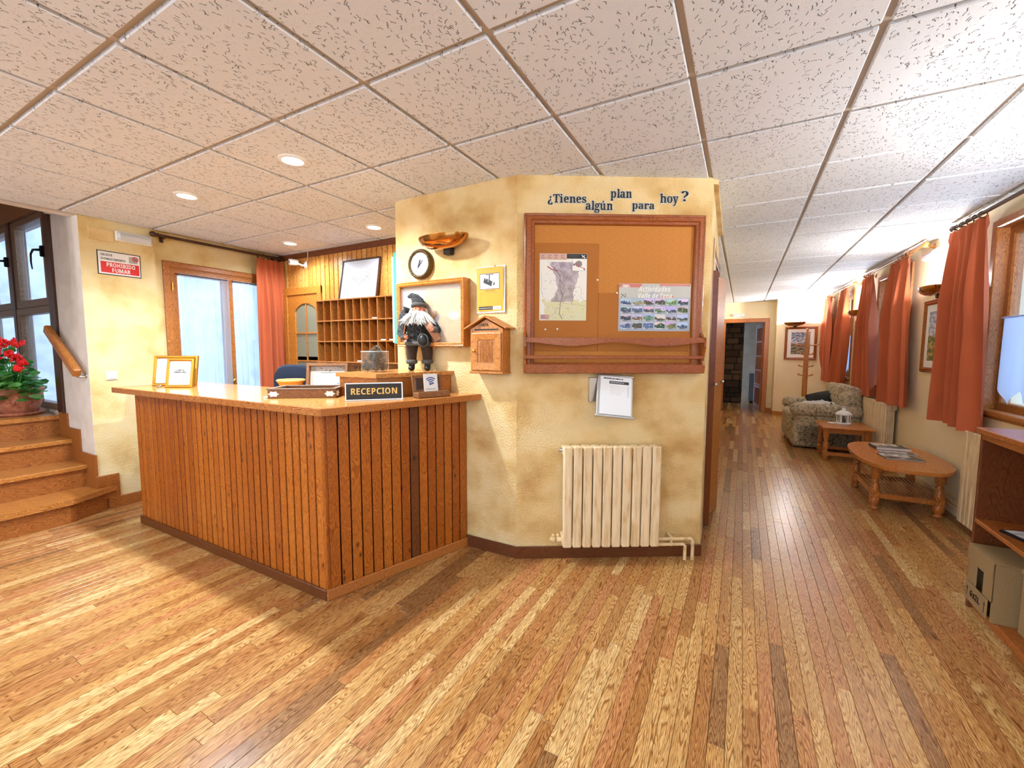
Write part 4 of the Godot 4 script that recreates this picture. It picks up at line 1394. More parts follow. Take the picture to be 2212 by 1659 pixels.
func build_jar() -> void:
	var at := Vector3(-2.16, 1.2485, -2.06)
	var t := thing("glass_vase", "clear square glass vase full of pine cones on the raised shelf", "vase", at)
	var g := G.new()
	g.flat = false
	var n := 32
	var prof := [[0.8, 0.0], [0.92, 0.003], [0.98, 0.014], [1.0, 0.03], [1.0, 0.135]]
	var pt := func(i: int, k: float, y: float) -> Vector3:
		var a := TAU * i / n
		var c := cos(a)
		var s := sin(a)
		var r := 0.072 / pow(pow(absf(c), 5.0) + pow(absf(s), 5.0), 0.2)
		return Vector3(c * r * k, y, -s * r * k)
	for i in n:
		for j in prof.size() - 1:
			g.quad(pt.call(i, prof[j][0], prof[j][1]), pt.call(i + 1, prof[j][0], prof[j][1]), pt.call(i + 1, prof[j + 1][0], prof[j + 1][1]), pt.call(i, prof[j + 1][0], prof[j + 1][1]))
	part(t, "wall", g.done(), pane(Color(0.85, 0.95, 0.92, 0.04)))
	g = G.new()
	for i in n:
		g.tri(Vector3(0, 0.001, 0), pt.call(i, 0.8, 0.001), pt.call(i + 1, 0.8, 0.001))
	var ring := []
	for i in n + 1:
		ring.append(pt.call(i, 1.0, 0.135))
	part(t, "lip", G.new().tube(ring, 0.0025, 6, false).done(), pane(Color(0.9, 0.97, 0.95, 0.3)))
	part(t, "base", g.done(), pane(Color(0.5, 0.7, 0.62, 0.25)))
	var cones := [mat(Color(0.36, 0.27, 0.19), 0.8), mat(Color(0.45, 0.35, 0.26), 0.8)]
	var mesh := pine_cone(0.05)
	var spots := [[-0.032, 0.006, 0.03, 0.5, "brown pine cone low in the vase, front left"], [0.034, 0.006, 0.028, 2.0, "brown pine cone low in the vase, front right"], [-0.03, 0.006, -0.034, 4.0, "brown pine cone low in the vase, back left"], [0.032, 0.008, -0.034, 2.6, "brown pine cone low in the vase, back right"], [-0.034, 0.075, 0.005, 1.0, "pine cone at the vase's rim on the left"], [0.034, 0.072, 0.01, 3.0, "pine cone at the vase's rim on the right"], [0.0, 0.1, -0.005, 5.0, "topmost pine cone standing above the vase's rim"]]
	for i in spots.size():
		var s: Array = spots[i]
		var c := part(self, "pine_cone", mesh, cones[i % 2], at + Vector3(s[0], s[1], s[2]), Vector3(0.35 * sin(s[3]), s[3], 0.35 * cos(s[3] * 2.0)))
		tag(c, s[4], "pine cone", "pine cones in the vase")


# a bearded Christmas doll in a knitted coat
func build_doll() -> void:
	var t := thing("bearded_doll", "white-bearded doll in a black and white knitted hat and coat on the raised shelf", "doll", Vector3(-2.02, 1.2485, -2.345), Vector3(0, 0.6, 0))
	t.scale = Vector3.ONE * 1.0
	var knit := cloth(Color(0.85, 0.85, 0.84), T.knit, 0.075, 0.2)
	var wool := cloth(Color(0.15, 0.15, 0.14), T.weave, 0.05, 0.5)
	var fur := cloth(Color(0.36, 0.35, 0.33), T.weave, 0.02, 0.6)
	var brown := cloth(Color(0.25, 0.185, 0.14), T.weave, 0.05, 0.4)
	var skin := mat(Color(0.8, 0.45, 0.32), 0.5)
	var beard := cloth(Color(0.93, 0.92, 0.9), T.weave, 0.01, 0.3)
	for s in [-1.0, 1.0]:
		part(t, "boot", G.new().ball(Vector3(s * 0.055, 0.018, 0.018), Vector3(0.024, 0.02, 0.042), 12).tube([Vector3(s * 0.055, 0.012, 0.0), Vector3(s * 0.055, 0.06, -0.006)], [0.021, 0.023], 12).done(), M.black)
		part(t, "trouser_cuff", G.new().lathe([[0.022, 0.045], [0.038, 0.05], [0.042, 0.06], [0.038, 0.075], [0.03, 0.08]], 16, Transform3D(Basis(), Vector3(s * 0.055, 0, -0.005))).done(), fur)
		part(t, "trouser_leg", G.new().tube([Vector3(s * 0.055, 0.068, -0.005), Vector3(s * 0.056, 0.12, -0.002), Vector3(s * 0.05, 0.19, 0.0), Vector3(s * 0.035, 0.22, 0.0)], [0.032, 0.038, 0.045, 0.045], 14).done(), brown)
	var body := G.new().lathe([[0.06, 0.175], [0.092, 0.178], [0.094, 0.195], [0.088, 0.2], [0.084, 0.25], [0.085, 0.3], [0.075, 0.35], [0.05, 0.385], [0.0, 0.39]], 28, Transform3D(Basis.from_scale(Vector3(1.0, 1.0, 0.72)), Vector3(0, 0.005, 0)))
	part(t, "coat", body.done(), knit)
	part(t, "coat_hem", G.new().lathe([[0.085, 0.172], [0.1, 0.176], [0.103, 0.188], [0.095, 0.2], [0.083, 0.198]], 28, Transform3D(Basis.from_scale(Vector3(1.0, 1.0, 0.74)), Vector3(0, 0.003, 0))).done(), fur)
	part(t, "coat_front", G.new().bar(Vector3(0.025, 0.2, 0.064), Vector3(0.02, 0.36, 0.05), 0.045, 0.012, 0.005, Vector3.RIGHT).done(), wool)
	part(t, "pocket_flap", G.new().box(Vector3(-0.045, 0.245, 0.06), Vector3(0.045, 0.02, 0.01), 0.004, Basis(Vector3.UP, -0.5)).done(), wool)
	# arms with mittened hands
	var arm_l := [Vector3(-0.075, 0.35, 0.0), Vector3(-0.112, 0.31, 0.005), Vector3(-0.118, 0.26, 0.03), Vector3(-0.095, 0.235, 0.06)]
	var arm_r := [Vector3(0.07, 0.35, 0.0), Vector3(0.112, 0.315, 0.01), Vector3(0.13, 0.285, 0.045), Vector3(0.112, 0.287, 0.085)]
	part(t, "sleeve", G.new().tube(arm_l, [0.034, 0.036, 0.032, 0.026], 14).done(), knit)
	part(t, "sleeve", G.new().tube(arm_r, [0.032, 0.033, 0.028, 0.022], 14).done(), wool)
	for a in [[arm_l, -1.0], [arm_r, 1.0]]:
		var w: Vector3 = a[0][3]
		var s: float = a[1]
		var h := G.new().ball(w + Vector3(-s * 0.008, -0.002, 0.014), Vector3(0.013, 0.012, 0.015), 10)
		for k in 4:
			var k0 := w + Vector3(-s * 0.013, 0.008 - 0.006 * k, 0.022)
			h.tube([k0, k0 + Vector3(-s * 0.01, 0, 0.004), k0 + Vector3(-s * 0.014, 0, -0.006)], [0.004, 0.0038, 0.003], 6)
		h.tube([w + Vector3(-s * 0.004, 0.01, 0.018), w + Vector3(-s * 0.012, 0.018, 0.022)], [0.004, 0.003], 6)
		part(t, "hand", h.done(), skin)
		part(t, "sleeve_cuff", G.new().ball(w, Vector3(0.029, 0.022, 0.026), 12).done(), fur)
	# head
	var hd := Vector3(0.0, 0.425, 0.01)
	var face := G.new().ball(hd, Vector3(0.042, 0.048, 0.044), 16)
	face.ball(hd + Vector3(0.006, 0.0, 0.046), Vector3(0.009, 0.01, 0.011), 10)
	for s in [-1.0, 1.0]:
		face.ball(hd + Vector3(s * 0.022, -0.008, 0.032), Vector3(0.014, 0.012, 0.012), 10)
		face.ball(hd + Vector3(s * 0.042, 0.0, 0.0), Vector3(0.006, 0.011, 0.008), 8)
	part(t, "head", face.done(), skin)
	var eyes := G.new()
	for s in [-1.0, 1.0]:
		eyes.ball(hd + Vector3(s * 0.016, 0.01, 0.0395), Vector3(0.0035, 0.0038, 0.0025), 8)
		eyes.tube([hd + Vector3(s * 0.008, 0.021, 0.042), hd + Vector3(s * 0.026, 0.022, 0.036)], 0.002, 5)
	part(t, "eyes", eyes.done(), M.black)
	var bd := G.new()
	bd.ball(Vector3(0, 0.372, 0.045), Vector3(0.066, 0.05, 0.034), 14)
	for i in 150:
		var a := rng.randf_range(-1.0, 1.0)
		var y0 := rng.randf_range(-0.03, 0.012)
		var p0 := hd + Vector3(sin(a * 1.4) * 0.045, -0.022 + y0 * 0.6, 0.012 + cos(a * 1.4) * 0.036)
		var out := Vector3(a * 0.045 + rng.randfn() * 0.014, -0.04 - rng.randf() * 0.03, 0.022 + rng.randf() * 0.02)
		bd.tube([p0, p0 + out * 0.5 + Vector3(0, 0.006, 0.012), p0 + out, p0 + out * 1.18 + Vector3(rng.randfn() * 0.01, rng.randfn() * 0.006, 0.0)], [0.007, 0.006, 0.004, 0.0012], 5)
	for s in [-1.0, 1.0]:
		for k in 7:
			bd.tube([hd + Vector3(s * 0.004, -0.014, 0.047), hd + Vector3(s * (0.022 + 0.003 * k), -0.02 - 0.003 * k, 0.044), hd + Vector3(s * (0.045 + 0.002 * k), -0.025 + rng.randfn() * 0.005, 0.028)], [0.005, 0.005, 0.0015], 5)
		for k in 14:
			var p0 := hd + Vector3(s * 0.038, 0.012 - 0.005 * k * 0.5, -0.002)
			bd.tube([p0, p0 + Vector3(s * 0.018, -0.012, 0.0), p0 + Vector3(s * (0.022 + rng.randf() * 0.012), -0.045, 0.004)], [0.007, 0.007, 0.002], 5)
	part(t, "beard", bd.done(), beard)
	part(t, "hat_brim", G.new().lathe([[0.04, 0.0], [0.053, 0.002], [0.055, 0.014], [0.05, 0.024], [0.04, 0.024]], 20, Transform3D(Basis(Vector3.RIGHT, -0.18), hd + Vector3(0, 0.018, 0.0))).done(), fur)
	part(t, "hat", G.new().tube([hd + Vector3(0, 0.035, -0.002), hd + Vector3(-0.008, 0.06, -0.006), hd + Vector3(-0.025, 0.085, -0.008), hd + Vector3(-0.05, 0.1, -0.008), hd + Vector3(-0.075, 0.09, -0.004)], [0.05, 0.045, 0.034, 0.022, 0.008], 16).done(), knit)
	# what it carries
	part(t, "sack", G.new().ball(Vector3(-0.1, 0.36, -0.04), Vector3(0.05, 0.062, 0.05), 14).tube([Vector3(-0.1, 0.4, -0.04), Vector3(-0.09, 0.43, -0.03), Vector3(-0.085, 0.445, -0.028)], [0.035, 0.02, 0.032], 12).done(), knit)
	part(t, "pouch", G.new().ball(Vector3(0.035, 0.21, 0.078), Vector3(0.034, 0.042, 0.02), 14).done(), M.black)
	var loop := []
	for i in 19:
		loop.append(Vector3(0.035 + cos(TAU * i / 18) * 0.034, 0.212 + sin(TAU * i / 18) * 0.043, 0.084))
	part(t, "pouch_rim", G.new().tube(loop, 0.005, 6, false).done(), fur)
	var sc := G.new()
	sc.flat = false
	for i in 12:
		var f := func(k: int) -> Vector3:
			var v := k / 12.0
			return Vector3(0.055 + 0.075 * v, 0.335 - 0.12 * v - 0.03 * maxf(0.0, v - 0.8), 0.078 + 0.018 * sin(v * 5.0))
		var a: Vector3 = f.call(i)
		var b: Vector3 = f.call(i + 1)
		var w := Vector3(0.028, 0.014, 0)
		sc.quad(a - w * 0.6, b - w * 0.6, b + w, a + w)
	part(t, "paper_scroll", sc.done(), cloth(Color(0.72, 0.55, 0.45), T.cork, 0.2, 0.0))
	var ski := G.new()
	for k in 2:
		var o := Vector3(0.012 * k, 0.0, -0.012 * k)
		ski.bar(Vector3(0.1, 0.15, 0.035) + o, Vector3(0.098, 0.385, 0.03) + o, 0.016, 0.004, 0.001, Vector3.RIGHT)
		ski.bar(Vector3(0.098, 0.383, 0.03) + o, Vector3(0.112, 0.42, 0.045) + o, 0.016, 0.004, 0.001, Vector3.RIGHT)
	part(t, "skis", ski.done(), M.oak_y)
	var sticks := G.new()
	for k in 2:
		sticks.tube([Vector3(0.1 + 0.012 * k, 0.15, 0.05), Vector3(0.112 + 0.012 * k, 0.23, 0.052)], 0.004, 6)
		sticks.tube([Vector3(-0.105, 0.21, 0.066 + 0.006 * k), Vector3(-0.085, 0.32, 0.07 + 0.006 * k)], 0.003, 6)
	part(t, "sticks", sticks.done(), M.amber_y)


# ---------------------------------------------------------------- behind the counter
func build_reception() -> void:
	# panelled back wall
	var wall := get_node("wall_reception")
	var w := 0.072
	var n := 34
	var shared := G.new().box(Vector3(0, 0, 0), Vector3(w - 0.009, CEIL - 0.05, 0.014), 0.002).done()
	var top_short := G.new().box(Vector3(0, 0, 0), Vector3(w - 0.009, 0.36, 0.014), 0.003).done()
	for i in n:
		var x := -4.88 + w * (i + 0.5)
		if x > -4.8 and x < -4.16:
			part(wall, "board", top_short, M.panel[(i * 5 + i / 3) % 3], Vector3(x, 2.265, -3.208))
		else:
			part(wall, "board", shared, M.panel[(i * 5 + i / 3) % 3], Vector3(x, (CEIL - 0.05) / 2, -3.208))
	struct("trim_2", G.new().span(Vector3(-4.9, CEIL - 0.06, -3.215), Vector3(-2.31, CEIL, -3.19), 0.004).done(), wood(Color(0.45, 0.24, 0.09), 0, true), "brown cornice board on top of the reception panelling")
	# glazed door in that wall
	var d := Node3D.new()
	d.name = "door_2"
	add_child(d)
	d.position = Vector3(-4.81, 0, -3.2)
	tag(d, "glazed wooden door in the panelled wall, between the orange drape and the pigeonholes", "", "", "structure")
	part(d, "casing", G.new().span(Vector3(0, 0, -0.012), Vector3(0.07, 2.105, 0.022), 0.004).span(Vector3(0.6, 0, -0.012), Vector3(0.67, 2.105, 0.022), 0.004).span(Vector3(0, 2.02, -0.012), Vector3(0.67, 2.105, 0.023), 0.004).done(), M.amber_y)
	var leaf := G.new()
	leaf.span(Vector3(0.07, 0, -0.012), Vector3(0.2, 2.02, 0.01), 0.003)
	leaf.span(Vector3(0.57, 0, -0.012), Vector3(0.6, 2.02, 0.01), 0.003)
	leaf.span(Vector3(0.2, 0, -0.012), Vector3(0.57, 0.75, 0.01), 0.003)
	var arch := PackedVector2Array([Vector2(0.195, 2.02), Vector2(0.195, 1.8)])
	for i in 13:
		var a := PI - PI * i / 12
		arch.append(Vector2(0.385 + cos(a) * 0.19, 1.8 + sin(a) * 0.12))
	arch.append(Vector2(0.575, 2.02))
	leaf.prism(arch, -0.012, 0.01)
	var lf := part(d, "leaf", leaf.done(), M.amber_y)
	part(lf, "muntin", G.new().span(Vector3(0.375, 0.75, -0.008), Vector3(0.395, 1.92, 0.008), 0.003).done(), M.oak_y)
	for y in [1.26, 1.58, 0.98]:
		part(lf, "muntin", G.new().span(Vector3(0.2, y - 0.01, -0.008), Vector3(0.57, y + 0.01, 0.0085), 0.003).done(), M.oak_x)
	var dusky := mat(Color(0.5, 0.5, 0.42), 0.35)
	for y in [0.75, 0.98, 1.26, 1.58]:
		for x in [0.2, 0.395]:
			part(lf, "pane", G.new().span(Vector3(x, y, -0.01), Vector3(x + 0.178, y + 0.33, -0.004)).done(), dusky)
	part(d, "hinge", G.new().tube([Vector3(0.072, 1.72, 0.016), Vector3(0.072, 1.82, 0.016)], 0.008, 8).done(), M.brass)
	# key and letter pigeonholes
	var t := thing("pigeonhole_rack", "wooden rack of key pigeonholes in three rows on the panelled wall", "pigeonholes", Vector3(-3.99, 1.265, -3.2))
	var cols := 11
	var cw := 1.1 / 10.0
	var W := cw * cols + 0.012
	var H := 0.636
	var D := 0.2
	part(t, "back_board", G.new().span(Vector3(0, 0, 0.001), Vector3(W, H, 0.01)).done(), M.rack_y)
	for j in 4:
		var y := H * j / 3.0
		part(t, "shelf", G.new().span(Vector3(0, y - 0.006, 0.006), Vector3(W, y + 0.006, D), 0.001).done(), M.oak_x)
	var div := G.new().span(Vector3(-0.005, 0, 0.008), Vector3(0.005, H, D - 0.002), 0.001).done()
	for i in cols + 1:
		part(t, "divider", div, M.oak_y if i % 2 == 0 else M.rack_y, Vector3(0.006 + cw * i, 0, 0))
	part(t, "ledge", G.new().span(Vector3(0.02, -0.04, 0), Vector3(W, -0.006, 0.12), 0.003).done(), M.oak_x)
	for s in [[8, 1, "white slip of paper in the middle row of the pigeonholes, left one"], [9, 1, "white slip of paper in the middle row of the pigeonholes, right one"], [7, 2, "white slip of paper in the top row of the pigeonholes"], [5, 0, "white slip of paper in the bottom row of the pigeonholes"]]:
		var o := part(self, "paper_slip", G.new().box(Vector3(0, 0.008, 0), Vector3(0.07, 0.012, 0.1), 0.002, Basis(Vector3.UP, 0.3)).done(), M.paper, Vector3(-3.99 + cw * (s[0] + 0.5), 1.265 + H * s[1] / 3.0 + 0.005, -3.07))
		tag(o, s[2], "paper", "slips in the pigeonholes")
	# framed pencil drawing leaning on the rack
	var im := new_image(512, 384, Color(0.76, 0.78, 0.82))
	for i in 480:
		var x := rng.randi_range(70, 430)
		var k := absf(x - 250) / 180.0
		var y := int(210 + rng.randfn() * 34 + 26 * sin(x * 0.03))
		var v := rng.randf_range(0.12, 0.6)
		stroke(im, [Vector2(x, y), Vector2(x + rng.randi_range(-7, 9), y + rng.randi_range(-7, 7))], 1, Color(v, v, v * 1.08))
	for i in 60:
		var x := rng.randi_range(290, 420)
		stroke(im, [Vector2(x, 190 - rng.randi_range(0, 70)), Vector2(x, 220)], 0, grey(0.6))
	stroke(im, [Vector2(270, 140), Vector2(270, 290)], 1, grey(0.4))
	t = thing("pencil_drawing", "framed pencil sketch leaning on top of the pigeonhole rack", "picture", Vector3(-3.478, 1.9085, -3.1), Vector3(0, 0.03, 0))
	var tilt := Vector3(-0.17, 0, 0)
	part(t, "frame", G.new().frame(0.53, 0.42, [[0, -0.012], [0, 0.012], [0.012, 0.012], [0.014, 0.0]], Vector3(0, 0.21, 0)).done(), wood(Color(0.3, 0.16, 0.1), 0), Vector3(), tilt)
	part(t, "backing", G.new().box(Vector3(0, 0.21, -0.008), Vector3(0.52, 0.41, 0.006)).done(), M.brown, Vector3(), tilt)
	var q := QuadMesh.new()
	q.size = Vector2(0.504, 0.394)
	part(t, "drawing", q, print_mat(im, 0.5), Vector3(0, 0.21, 0.001).rotated(Vector3.RIGHT, -0.17), tilt)
	# office chair
	t = thing("office_chair", "office chair with a rounded dark blue backrest behind the counter", "chair", Vector3(-3.65, 0, -2.62), Vector3(0, 0.45, 0))
	var back := G.new()
	back.flat = false
	var outline := []
	for i in 28:
		var a := TAU * i / 28
		var c := cos(a)
		var s := sin(a)
		outline.append(Vector2(signf(c) * pow(absf(c), 0.6) * (0.2 + 0.012 * s), signf(s) * pow(absf(s), 0.62) * 0.26))
	for z in [[1.0, -0.02, 0.92, 0.02], [0.92, 0.02, 0.5, 0.035], [0.5, 0.035, 0.0, 0.04], [0.0, -0.05, 0.6, -0.045], [0.6, -0.045, 0.95, -0.035], [0.95, -0.035, 1.0, -0.02]]:
		for i in 28:
			var a: Vector2 = outline[i]
			var b: Vector2 = outline[(i + 1) % 28]
			back.quad(Vector3(a.x * z[0], a.y * z[0], z[1]), Vector3(b.x * z[0], b.y * z[0], z[1]), Vector3(b.x * z[2], b.y * z[2], z[3]), Vector3(a.x * z[2], a.y * z[2], z[3]))
	part(t, "backrest", back.done(), M.denim, Vector3(0, 1.0, 0.2), Vector3(0.1, 0, 0))
	part(t, "seat", G.new().box(Vector3(0, 0.5, 0), Vector3(0.46, 0.09, 0.44), 0.03).done(), M.denim)
	part(t, "back_bar", G.new().tube([Vector3(0, 0.46, 0.1), Vector3(0, 0.5, 0.25), Vector3(0, 0.95, 0.24)], 0.02, 10).done(), M.black)
	part(t, "column", G.new().tube([Vector3(0, 0.1, 0), Vector3(0, 0.46, 0)], 0.028, 12).done(), M.black)
	for k in 5:
		var a := TAU * k / 5
		var leg := part(t, "leg", G.new().bar(Vector3(0, 0.11, 0), Vector3(cos(a) * 0.28, 0.075, sin(a) * 0.28), 0.045, 0.03, 0.006).done(), M.black)
		part(leg, "caster", G.new().tube([Vector3(cos(a) * 0.28 - 0.02, 0.03, sin(a) * 0.28), Vector3(cos(a) * 0.28 + 0.02, 0.03, sin(a) * 0.28)], 0.03, 12).done(), M.black)
	# security camera
	t = thing("security_camera", "small white dome-nosed security camera in the reception corner under the ceiling", "camera", Vector3(-4.5, 2.37, -3.12))
	part(t, "body", G.new().tube([Vector3(0.05, 0.0, -0.02), Vector3(0.02, 0.0, 0.03), Vector3(0.01, -0.002, 0.06)], [0.03, 0.036, 0.036], 16).done(), M.white)
	part(t, "lens", G.new().tube([Vector3(0.0095, -0.0025, 0.0605), Vector3(0.008, -0.003, 0.064)], 0.013, 14).done(), M.black)
	part(t, "bracket", G.new().tube([Vector3(0.05, -0.01, -0.02), Vector3(0.08, -0.03, -0.05), Vector3(0.1, -0.02, -0.078)], 0.011, 8).box(Vector3(0.1, -0.02, -0.077), Vector3(0.045, 0.06, 0.008), 0.002).done(), M.white)
	part(t, "cable", G.new().tube([Vector3(0.09, 0.0, -0.07), Vector3(0.14, 0.02, -0.07), Vector3(0.15, 0.06, -0.07), Vector3(0.15, 0.118, -0.07)], 0.004, 6).done(), M.white)
	# papers hung on the column's flank
	t = thing("teal_folder", "tall narrow teal folder projecting from the column's flank by the pigeonholes", "folder", Vector3(-2.3115, 1.79, -2.5))
	part(t, "cover", G.new().box(Vector3(-0.042, 0, 0), Vector3(0.083, 0.7, 0.02), 0.003).done(), mat(Color(0.25, 0.62, 0.53), 0.5))
	part(t, "sheets", G.new().box(Vector3(-0.095, -0.01, -0.004), Vector3(0.022, 0.66, 0.012), 0.001).done(), M.paper)


# ---------------------------------------------------------------- column, left face (z = -2.435)
func build_column_left() -> void:
	var Z := -2.435
	# oval wall clock in a beaded frame
	var t := thing("wall_clock", "oval wall clock with a white face in a bronze beaded frame", "clock", Vector3(-2.06, 2.008, Z))
	var g := G.new()
	var n := 40
	for i in n:
		var a := TAU * i / n
		g.ball(Vector3(cos(a) * 0.092, sin(a) * 0.092, 0.03), Vector3(0.012, 0.012, 0.014), 8)
	var bronze := mat(Color(0.34, 0.27, 0.15), 0.4, 0.6)
	part(t, "rim", g.lathe([[0.106, 0.0], [0.108, 0.02], [0.1, 0.036], [0.088, 0.038], [0.08, 0.03]], 40, Transform3D(Basis(Vector3.RIGHT, PI / 2), Vector3())).done(), bronze)
	part(t, "dial", G.new().lathe([[0.0, 0.028], [0.084, 0.028]], 36, Transform3D(Basis(Vector3.RIGHT, PI / 2), Vector3())).done(), M.white)
	part(t, "back", G.new().lathe([[0.0, 0.0], [0.104, 0.0], [0.104, 0.016], [0.0, 0.016]], 36, Transform3D(Basis(Vector3.RIGHT, PI / 2), Vector3())).done(), bronze)
	var blue := mat(Color(0.05, 0.06, 0.2), 0.4)
	part(t, "hand", G.new().bar(Vector3(-0.018, -0.03, 0.031), Vector3(0.03, 0.025, 0.031), 0.005, 0.002, 0.0, Vector3.BACK).done(), blue)
	part(t, "hand", G.new().bar(Vector3(-0.012, -0.022, 0.033), Vector3(0.008, 0.03, 0.033), 0.009, 0.002, 0.0, Vector3.BACK).done(), blue)
	var tick := G.new().box(Vector3(0, 0.074, 0.0295), Vector3(0.003, 0.01, 0.001)).done()
	for k in 12:
		part(t, "hour_mark", tick, bronze, Vector3(), Vector3(0, 0, -TAU * k / 12))
	# framed cork board
	t = thing("cork_board", "framed cork noticeboard behind the bearded doll on the column", "noticeboard", Vector3(-1.945, 1.648, Z))
	part(t, "frame", G.new().frame(0.6, 0.46, [[0, 0], [0, 0.072], [0.004, 0.078], [0.014, 0.074], [0.02, 0.078], [0.03, 0.07], [0.03, 0.03]]).done(), M.amber_x)
	part(t, "cork", G.new().box(Vector3(0, 0, 0.018), Vector3(0.59, 0.45, 0.03)).done(), M.cork_pale)
	part(t, "cover_glass", G.new().box(Vector3(0, 0, 0.05), Vector3(0.545, 0.405, 0.003)).done(), M.glass)
	for p in [Vector2(-0.245, 0.165), Vector2(0.235, 0.17), Vector2(0.235, 0.05), Vector2(0.24, -0.15)]:
		part(t, "pin", G.new().ball(Vector3(p.x, p.y, 0.036), Vector3(0.006, 0.006, 0.006), 8).done(), M.white)
	var im := new_image(180, 250, Color(0.88, 0.91, 0.95))
	dab(im, 90, 18, 4, grey(0.4))
	text_lines(im, Rect2i(55, 28, 90, 12), 5, 1, Color(0.5, 0.52, 0.58))
	text_lines(im, Rect2i(24, 60, 130, 160), 9, 1, Color(0.68, 0.7, 0.76))
	var q := QuadMesh.new()
	q.size = Vector2(0.205, 0.285)
	var sh := part(self, "pinned_sheet", q, print_mat(im), Vector3(-2.115, 1.675, Z + 0.0345))
	tag(sh, "white printed sheet pinned in the cork board behind the doll", "paper")
	# yellow surveillance notice
	t = thing("surveillance_notice", "yellow laminated notice ZONA VIDEOVIGILADA with a black camera", "notice", Vector3(-1.478, 1.793, Z + 0.004))
	var sheet := G.new()
	sheet.flat = false
	for i in 8:
		var f := func(k: int) -> Array:
			var v := k / 8.0
			return [0.152 - 0.304 * v, 0.003 * pow(v, 3.0)]
		var a: Array = f.call(i)
		var b: Array = f.call(i + 1)
		sheet.quad(Vector3(-0.111, b[0], b[1] * 0.5), Vector3(0.111, b[0], b[1] + 0.004), Vector3(0.111, a[0], a[1] + 0.004), Vector3(-0.111, a[0], a[1] * 0.5))
	part(t, "laminate", sheet.done(), M.paper)
	im = new_image(256, 360, Color(0.92, 0.63, 0.11))
	im.fill_rect(Rect2i(30, 50, 190, 130), Color(0.12, 0.08, 0.05))
	im.fill_rect(Rect2i(34, 54, 182, 122), Color(0.82, 0.8, 0.8))
	im.fill_rect(Rect2i(88, 58, 76, 5), Color(0.1, 0.1, 0.1))
	im.fill_rect(Rect2i(120, 60, 9, 44), Color(0.1, 0.1, 0.1))
	for k in 92:
		stroke(im, [Vector2(76 + k * 0.83, 86 + k * 0.36), Vector2(66 + k * 0.83, 122 + k * 0.36)], 1, Color(0.07, 0.07, 0.08))
	for k in 14:
		stroke(im, [Vector2(166 + k, 126 + k * 0.4), Vector2(158 + k * 0.8, 148 + k * 0.1)], 0, Color(0.1, 0.1, 0.11))
	dab(im, 86, 96, 3, grey(0.8))
	dab(im, 112, 112, 4, grey(0.8))
	im.fill_rect(Rect2i(80, 190, 96, 4), Color(0.3, 0.2, 0.08))
	text_lines(im, Rect2i(26, 206, 200, 3), 5, 2, Color(0.45, 0.3, 0.08))
	text_lines(im, Rect2i(26, 216, 34, 90), 12, 2, Color(0.4, 0.27, 0.08))
	text_lines(im, Rect2i(78, 216, 130, 90), 12, 2, Color(0.78, 0.6, 0.2))
	im.fill_rect(Rect2i(16, 320, 138, 28), Color(0.08, 0.07, 0.06))
	im.fill_rect(Rect2i(20, 332, 130, 4), Color(0.75, 0.72, 0.66))
	im.fill_rect(Rect2i(156, 320, 76, 28), Color(0.9, 0.9, 0.9))
	text_lines(im, Rect2i(166, 330, 60, 7), 8, 7, Color(0.5, 0.5, 0.55))
	q = QuadMesh.new()
	q.size = Vector2(0.2, 0.285)
	part(t, "print", q, print_mat(im), Vector3(0, 0.001, 0.0115), Vector3(0.022, 0.02, 0))
	lettering(t, "ZONA VIDEOVIGILADA", 0.012, 0.15, Vector3(0, 0.124, 0.0115), M.black)
	part(t, "pin", G.new().ball(Vector3(0.035, 0.15, 0.006), Vector3(0.006, 0.006, 0.006), 8).done(), M.brass)
	# letter box with a little roof
	var D := 0.1
	var cx := -1.4535
	t = thing("letter_box", "small wooden letter box with a pitched roof lettered CARTA", "mailbox", Vector3(cx, 0, Z))
	g = G.new()
	g.prism(PackedVector2Array([Vector2(-0.121, 1.25), Vector2(0.121, 1.25), Vector2(0.121, 1.53), Vector2(0.0, 1.592), Vector2(-0.121, 1.53)]), 0.0, D)
	part(t, "body", g.done(), M.amber_y)
	for s in [-1.0, 1.0]:
		part(t, "roof_board", G.new().bar(Vector3(s * 0.158, 1.532, D / 2 + 0.012), Vector3(-s * 0.002, 1.611, D / 2 + 0.012), D + 0.028, 0.011, 0.002).done(), M.amber_z)
	part(t, "slot", G.new().box(Vector3(0.0, 1.526, D - 0.002), Vector3(0.185, 0.014, 0.006), 0.003).done(), M.black)
	var dr := part(t, "door", G.new().frame(0.222, 0.244, [[0, 0], [0, 0.008], [0.006, 0.01], [0.045, 0.006], [0.048, 0.001], [0.05, 0.001]], Vector3(0, 1.384, D)).done(), M.amber_x)
	part(dr, "panel", G.new().box(Vector3(0, 1.384, D), Vector3(0.13, 0.152, 0.004)).done(), M.oak_y)
	for k in 9:
		part(dr, "reed", G.new().tube([Vector3(-0.045 + 0.0112 * k, 1.32, D + 0.002), Vector3(-0.045 + 0.0112 * k, 1.452, D + 0.002)], 0.004, 6).done(), M.amber_y)
	part(dr, "knob", G.new().ball(Vector3(-0.088, 1.39, D + 0.016), Vector3(0.011, 0.011, 0.008), 10).tube([Vector3(-0.088, 1.39, D + 0.004), Vector3(-0.088, 1.39, D + 0.014)], 0.005, 8).done(), M.brass)
	part(t, "base_moulding", G.new().span(Vector3(-0.128, 1.242, 0), Vector3(0.128, 1.255, D + 0.012), 0.003).done(), M.amber_x)
	lettering(t, "CARTA", 0.018, 0.072, Vector3(-0.02, 1.556, D + 0.001), M.black)


